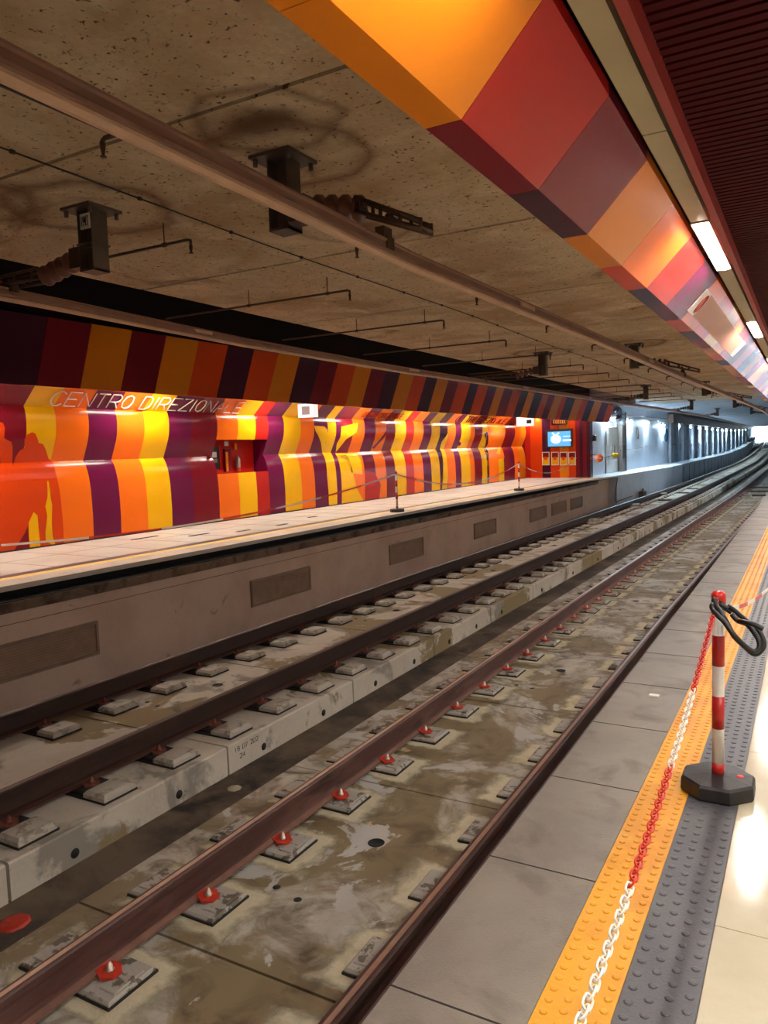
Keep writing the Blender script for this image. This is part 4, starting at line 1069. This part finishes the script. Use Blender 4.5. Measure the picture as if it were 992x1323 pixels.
# ------------------------------------------------------------------ tunnel beyond
UY = [33.0, 36, 40, 44, 48, 52, 56, 60, 66, 72, 78, 84, 96, 108, 120, 140, 160, 180, 200]
def wo(y): return (lerp(WALL, y), 0)
g = MB(); g.prism([(-.4, -1.6), (0, -1.6), (0, 2.3), (-.4, 2.3)], [33.2, 36, 40, 44, 48, 51.5], wo)
struct(g, 'wall_tunnel_left', M['white_panel'], 'white panelled tunnel wall beyond the opposite platform')
g = MB(); g.prism([(-.4, -1.6), (-.05, -1.6), (-.05, 2.6), (-.4, 2.6)], [51.5] + UY[6:], lambda y: (lerp(WALL, y), dz(y) * .7))
wt = struct(g, 'wall_tunnel_far', M['tunnelc'], 'grey ribbed concrete tunnel wall in the distance')
g = MB(); y = 52.0
while y < 150:
    x = lerp(WALL, y); e = dz(y) * .7; g.box(x - .1, x + .12, y, y + .5, -1.4 + e, 1.3 + e); y += 2.65
g.build('rib', M['tunnelc'], wt)
g = MB(); g.prism([(-.3, 1.2), (.35, 1.2), (.35, 1.75), (-.3, 1.75)], [51.5] + UY[6:], lambda y: (lerp(WALL, y), dz(y) * .7))
struct(g, 'trim_7', M['dsteel'], 'dark cable duct running above the tunnel lamps')
g = MB(); g.box(-8.9, -8.35, 33.2, 33.6, -1.4, 1.9); g.box(-8.9, -8.2, 33.6, 35.2, 1.3, 2.4)
struct(g, 'wall_return', M['white_panel'])
# ledge walkway
g = MB(); g.prism([(-2.2, -3.0), (.0, -3.0), (.0, -1.5), (.03, -1.5), (.03, -1.4), (-2.2, -1.4)], [34] + UY[1:5] + [49.0], lambda y: (lerp(LIP, y), 0)); struct(g, 'floor_ledge', M['white_panel'], 'pale walkway ledge along the tunnel beyond the platform')
g = MB(); g.prism([(-2.2, -3.0), (-.06, -3.0), (-.06, -1.5), (.03, -1.47), (.03, -1.36), (-2.2, -1.36)], [49.0] + UY[5:], lambda y: (lerp(LIP, y), dz(y)))
fl = struct(g, 'floor_ledge_far', M['tunnelc'], 'raised concrete walkway curving away along the tunnel')
g = MB()
for k in range(24):
    yy = 50 + k * 3.0; x = lerp(LIP, yy); g.box(x - .07, x - .05, yy, yy + .08, -2.6 + dz(yy), -1.5 + dz(yy))
g.build('ledge_joint', M['joint'], fl)


def wall_lamp(y, z, label):
    x = lerp(WALL, y); e = dz(y) * .7
    if y > 51.5: x += .0
    t = thing('wall_lamp', label, 'wall lamp', (x, y, z + e), 'cold lamps along the tunnel wall')
    g = MB(); g.box(x - .06, x + .16, y - .16, y + .16, z + e + .04, z + e + .09); g.box(x - .06, x + .02, y - .1, y + .1, z + e - .05, z + e + .04); g.build('housing', M['steel'], t)
    g = MB(); g.box(x + .03, x + .15, y - .15, y + .15, z + e, z + e + .04); g.build('diffuser', M['tunl'], t)


for k, (yy, z) in enumerate(((36.4, 1.13), (41.2, 1.08), (45.2, 1.1), (49.6, 1.0), (55, 1.02), (60.9, 1.02), (66.9, 1.0), (71.7, 1.0), (77, 1.0), (82.3, 1.0), (88, 1.0), (94, 1.0), (101, 1.0), (109, 1.0), (118, 1.0), (128, 1.0), (140, 1.0))):
    wall_lamp(yy, z, ['brightest cold lamp over the white doorway beside the platform column', 'cold wall lamp second from the platform, right of the signal', 'cold wall lamp third from the platform', 'cold wall lamp above the round blue convex mirror'][k] if k < 4 else (ORD[k - 4] if k < 9 else 'far') + ' cold lamp in the receding row on the grey ribbed tunnel wall')
for yy, z, s in ((35.9, .6, 1.6),):
    pass
# lit doorway recess
x = lerp(WALL, 37.2)
t = thing('door_1', 'bright white door beside the platform column', 'door', (x, 37.2, -1.4)); t['kind'] = 'structure'
g = MB(); g.box(x + .02, x + .06, 36.3, 38.5, -1.38, 1.0); g.build('leaf', M['wht'], t)
g = MB(); g.box(x + .06, x + .09, 37.7, 37.9, -.5, -.1); g.build('handle', M['steel'], t)
# steel cabinet column
x = lerp(WALL, 39.2); g = MB(); t = thing('steel_pillar', 'grey steel equipment pillar right of the bright door', 'pillar', (x, 39.2, -1.4))
g.box(x, x + .22, 38.7, 39.7, -1.4, .9); g.build('casing', M['steel'], t); g = MB(); g.box(x + .22, x + .24, 39.45, 39.53, -1.4, 1.5); g.build('conduit', M['dsteel'], t)
g = MB(); g.box(x + .22, x + .235, 38.8, 39.3, -.75, -.1); g.build('panel', M['dsteel'], t)
# signal
a = atX(795.5, 535, -8.0); t = thing('railway_signal', 'black oval signal head mounted high beside the bright lamp', 'signal', (a.x, a.y, a.z - .4))
g = MB(); pts = []
for k in range(20): th = 2 * PI * k / 20; pts.append((a.x + .27 * math.cos(th), a.y, a.z + .22 * math.sin(th) + math.copysign(.16, math.sin(th))))
g.slabpoly(pts, (0, 1, 0), .05); g.build('backboard', M['black'], t)
for s, c in ((.15, 'dsteel'), (-.15, 'dsteel')): g = MB(); g.tube([(a.x, a.y - .1, a.z + s), (a.x, a.y + .0, a.z + s)], .08, 12); g.build('lens_hood', M[c], t)
g = MB(); g.tube([(a.x, a.y + .06, a.z + .5), (a.x, a.y + .06, a.z - .6), (lerp(WALL, a.y), a.y + .06, a.z - .6)], .03, 8); g.build('mast', M['steel'], t)
# round sign and black lamp box at the column, stand
a = atY(774, 592, 33.0); t = thing('hanging_round_sign', 'round orange and white sign on a chain beside the bright door', 'sign', a)
g = MB(); g.tube([a + Vector((0, -.02, 0)), a + Vector((0, .02, 0))], .17, 20); g.build('disc', M['panO'], t); g = MB(); g.box(a.x - .11, a.x + .11, a.y - .03, a.y - .02, a.z - .03, a.z + .03); g.build('bar', M['wht'], t)
g = MB(); g.tube(sag(atY(765, 592, 32.7), atY(800, 586, 37), .05), .012, 5); g.build('chain', M['dsteel'], t)
a = atY(766, 566, 33.1); t = thing('loudspeaker', 'small black loudspeaker box on the pale wall beside the column', 'loudspeaker', (a.x, a.y, a.z - .15)); g = MB(); g.bbox(a.x - .1, a.x + .12, a.y - .1, a.y + .12, a.z - .13, a.z + .13, .03); g.build('housing', M['black'], t); g = MB(); g.tube([(a.x, a.y - .1, a.z), (a.x, a.y - .11, a.z)], .07, 12); g.build('cone', M['dsteel'], t)
a = atY(764, 614, 32.6); t = thing('sign_stand', 'thin dark stand on the platform edge beside the round sign', 'stand', (a.x, 32.6, -1.4)); g = MB(); g.tube([(a.x, 32.6, -1.4), (a.x, 32.6, -.1)], .018, 8); g.build('pole', M['dsteel'], t); g = MB(); g.tube([(a.x - .12, 32.6, -.45), (a.x + .2, 32.6, -.45)], .015, 6); g.build('crossbar', M['dsteel'], t); g = MB(); g.box(a.x - .06, a.x + .06, 32.58, 32.6, -.12, .12); g.build('label_plate', M['wht'], t)
# mirror, rope, conduits
yy = 50.3; x = lerp(WALL, yy) + .12; z = .45; t = thing('convex_mirror', 'round blue rimmed convex mirror on the tunnel wall', 'mirror', (x, yy, z - .4))
g = MB(); g.tube([(x, yy + .55 * math.cos(a_), z + .42 * math.sin(a_)) for a_ in [2 * PI * i / 24 for i in range(24)]], .04, 6, closed=True); M['blue'] = flat('blue_rim', (60, 110, 160), .4); g.build('rim', M['blue'], t)
g = MB(); g.lathe([(.001, 0.03), (.2, .025), (.38, .01), (.42, 0)], (0, 0, 0), 20); g.v = [Vector((x + v.z, yy + v.x * 1.25, z + v.y)) for v in g.v]; g.build('mirror_face', flat('mirror_glass', (190, 205, 220), .08, 1.0), t)
g = MB(); g.tube(sag(Vector((lerp(WALL, 38.5) + .15, 38.5, -.32)), Vector((lerp(WALL, 45) + .15, 45, -.2)), .05), .016, 6); tag(g.build('wall_rope', flat('tan_rope', (150, 130, 100), .7)), 'tan rope sagging along the white tunnel wall', 'rope')
a = atY(790, 588, 36.0); g = MB(); g.lathe([(.001, 0), (.12, .0), (.16, .08), (.12, .18), (.001, .2)], (a.x + .17, a.y, a.z - .1), 12); tag(g.build('cable_reel', M['panY']), 'yellow coil hanging on the steel pillar', 'coil')
g = MB(); g.tube([(lerp(WALL, y) + .0, y, -.2 + dz(y) * .7) for y in (52, 60, 70, 80, 90, 100, 115, 130, 150)], .03, 6); tag(g.build('handrail', M['steel']), 'pale handrail line running along the distant tunnel wall', 'handrail')
g = MB(); g.tube([(lerp(WALL, y) + .03, y, 1.45) for y in (37, 39, 42, 45, 48, 51)], .02, 6); g.tube([(lerp(WALL, y) + .03, y, 1.28) for y in (38.6, 42, 45, 48, 51)], .015, 6); tag(g.build('conduit', M['dsteel']), 'thin grey conduits along the top of the white tunnel wall', 'conduit')
for yy, z0, z1 in ((40.3, -.2, 1.6), (43.0, .2, .85)):
    x = lerp(WALL, yy); g = MB(); g.box(x - .02, x + .05, yy, yy + (.08 if z1 > 1 else .28), z0, z1); tag(g.build('wall_cable' if z1 > 1 else 'wall_panel', M['dsteel']), 'vertical dark cable on the white wall right of the signal' if z1 > 1 else 'narrow grey panel on the white wall between the cold lamps', 'cable' if z1 > 1 else 'panel')
# cable on ledge face, trackside machine
pts = [(lerp(LIP, yy) + .06, yy, z) for yy, z in ((33.9, -1.5), (33.7, -1.8), (33.5, -2.2), (33.6, -2.5), (34.5, -2.5), (36.3, -2.45))]
g = MB(); g.tube(smooth([Vector(p) for p in pts]), .018, 6); tag(g.build('trackside_cable', M['cable']), 'black cable dropping down the ledge face to the trackside', 'cable')
p = Vector((lerp(LIP, 37.6) + .22, 37.6, -2.6)); t = thing('track_lubricator', 'small dark machine standing against the ledge beside the far rail', 'machine', p)
g = MB(); g.bbox(p.x - .12, p.x + .1, p.y - .35, p.y + .35, -2.6, -2.3, .03); g.build('housing', M['dsteel'], t); g = MB(); g.tube([(p.x, p.y - .3, -2.3), (p.x, p.y, -2.18), (p.x, p.y + .3, -2.3)], .025, 6); g.build('hose', M['cable'], t)
for k in range(4):
    x = lerp(LIP, 33) + .005; zz = -1.78 - k * .21; g = MB(); g.box(-7.86, -7.815, 33.0 - .0, 33.8, zz - .07, zz); 
    tag(g.build('wall_plate', M['steel']), 'small grey plate in the stack of four on the ledge face', 'plate', 'stacked plates on the ledge face')

for o in list(bpy.data.objects):
    if '_w' in o: del o['_w']
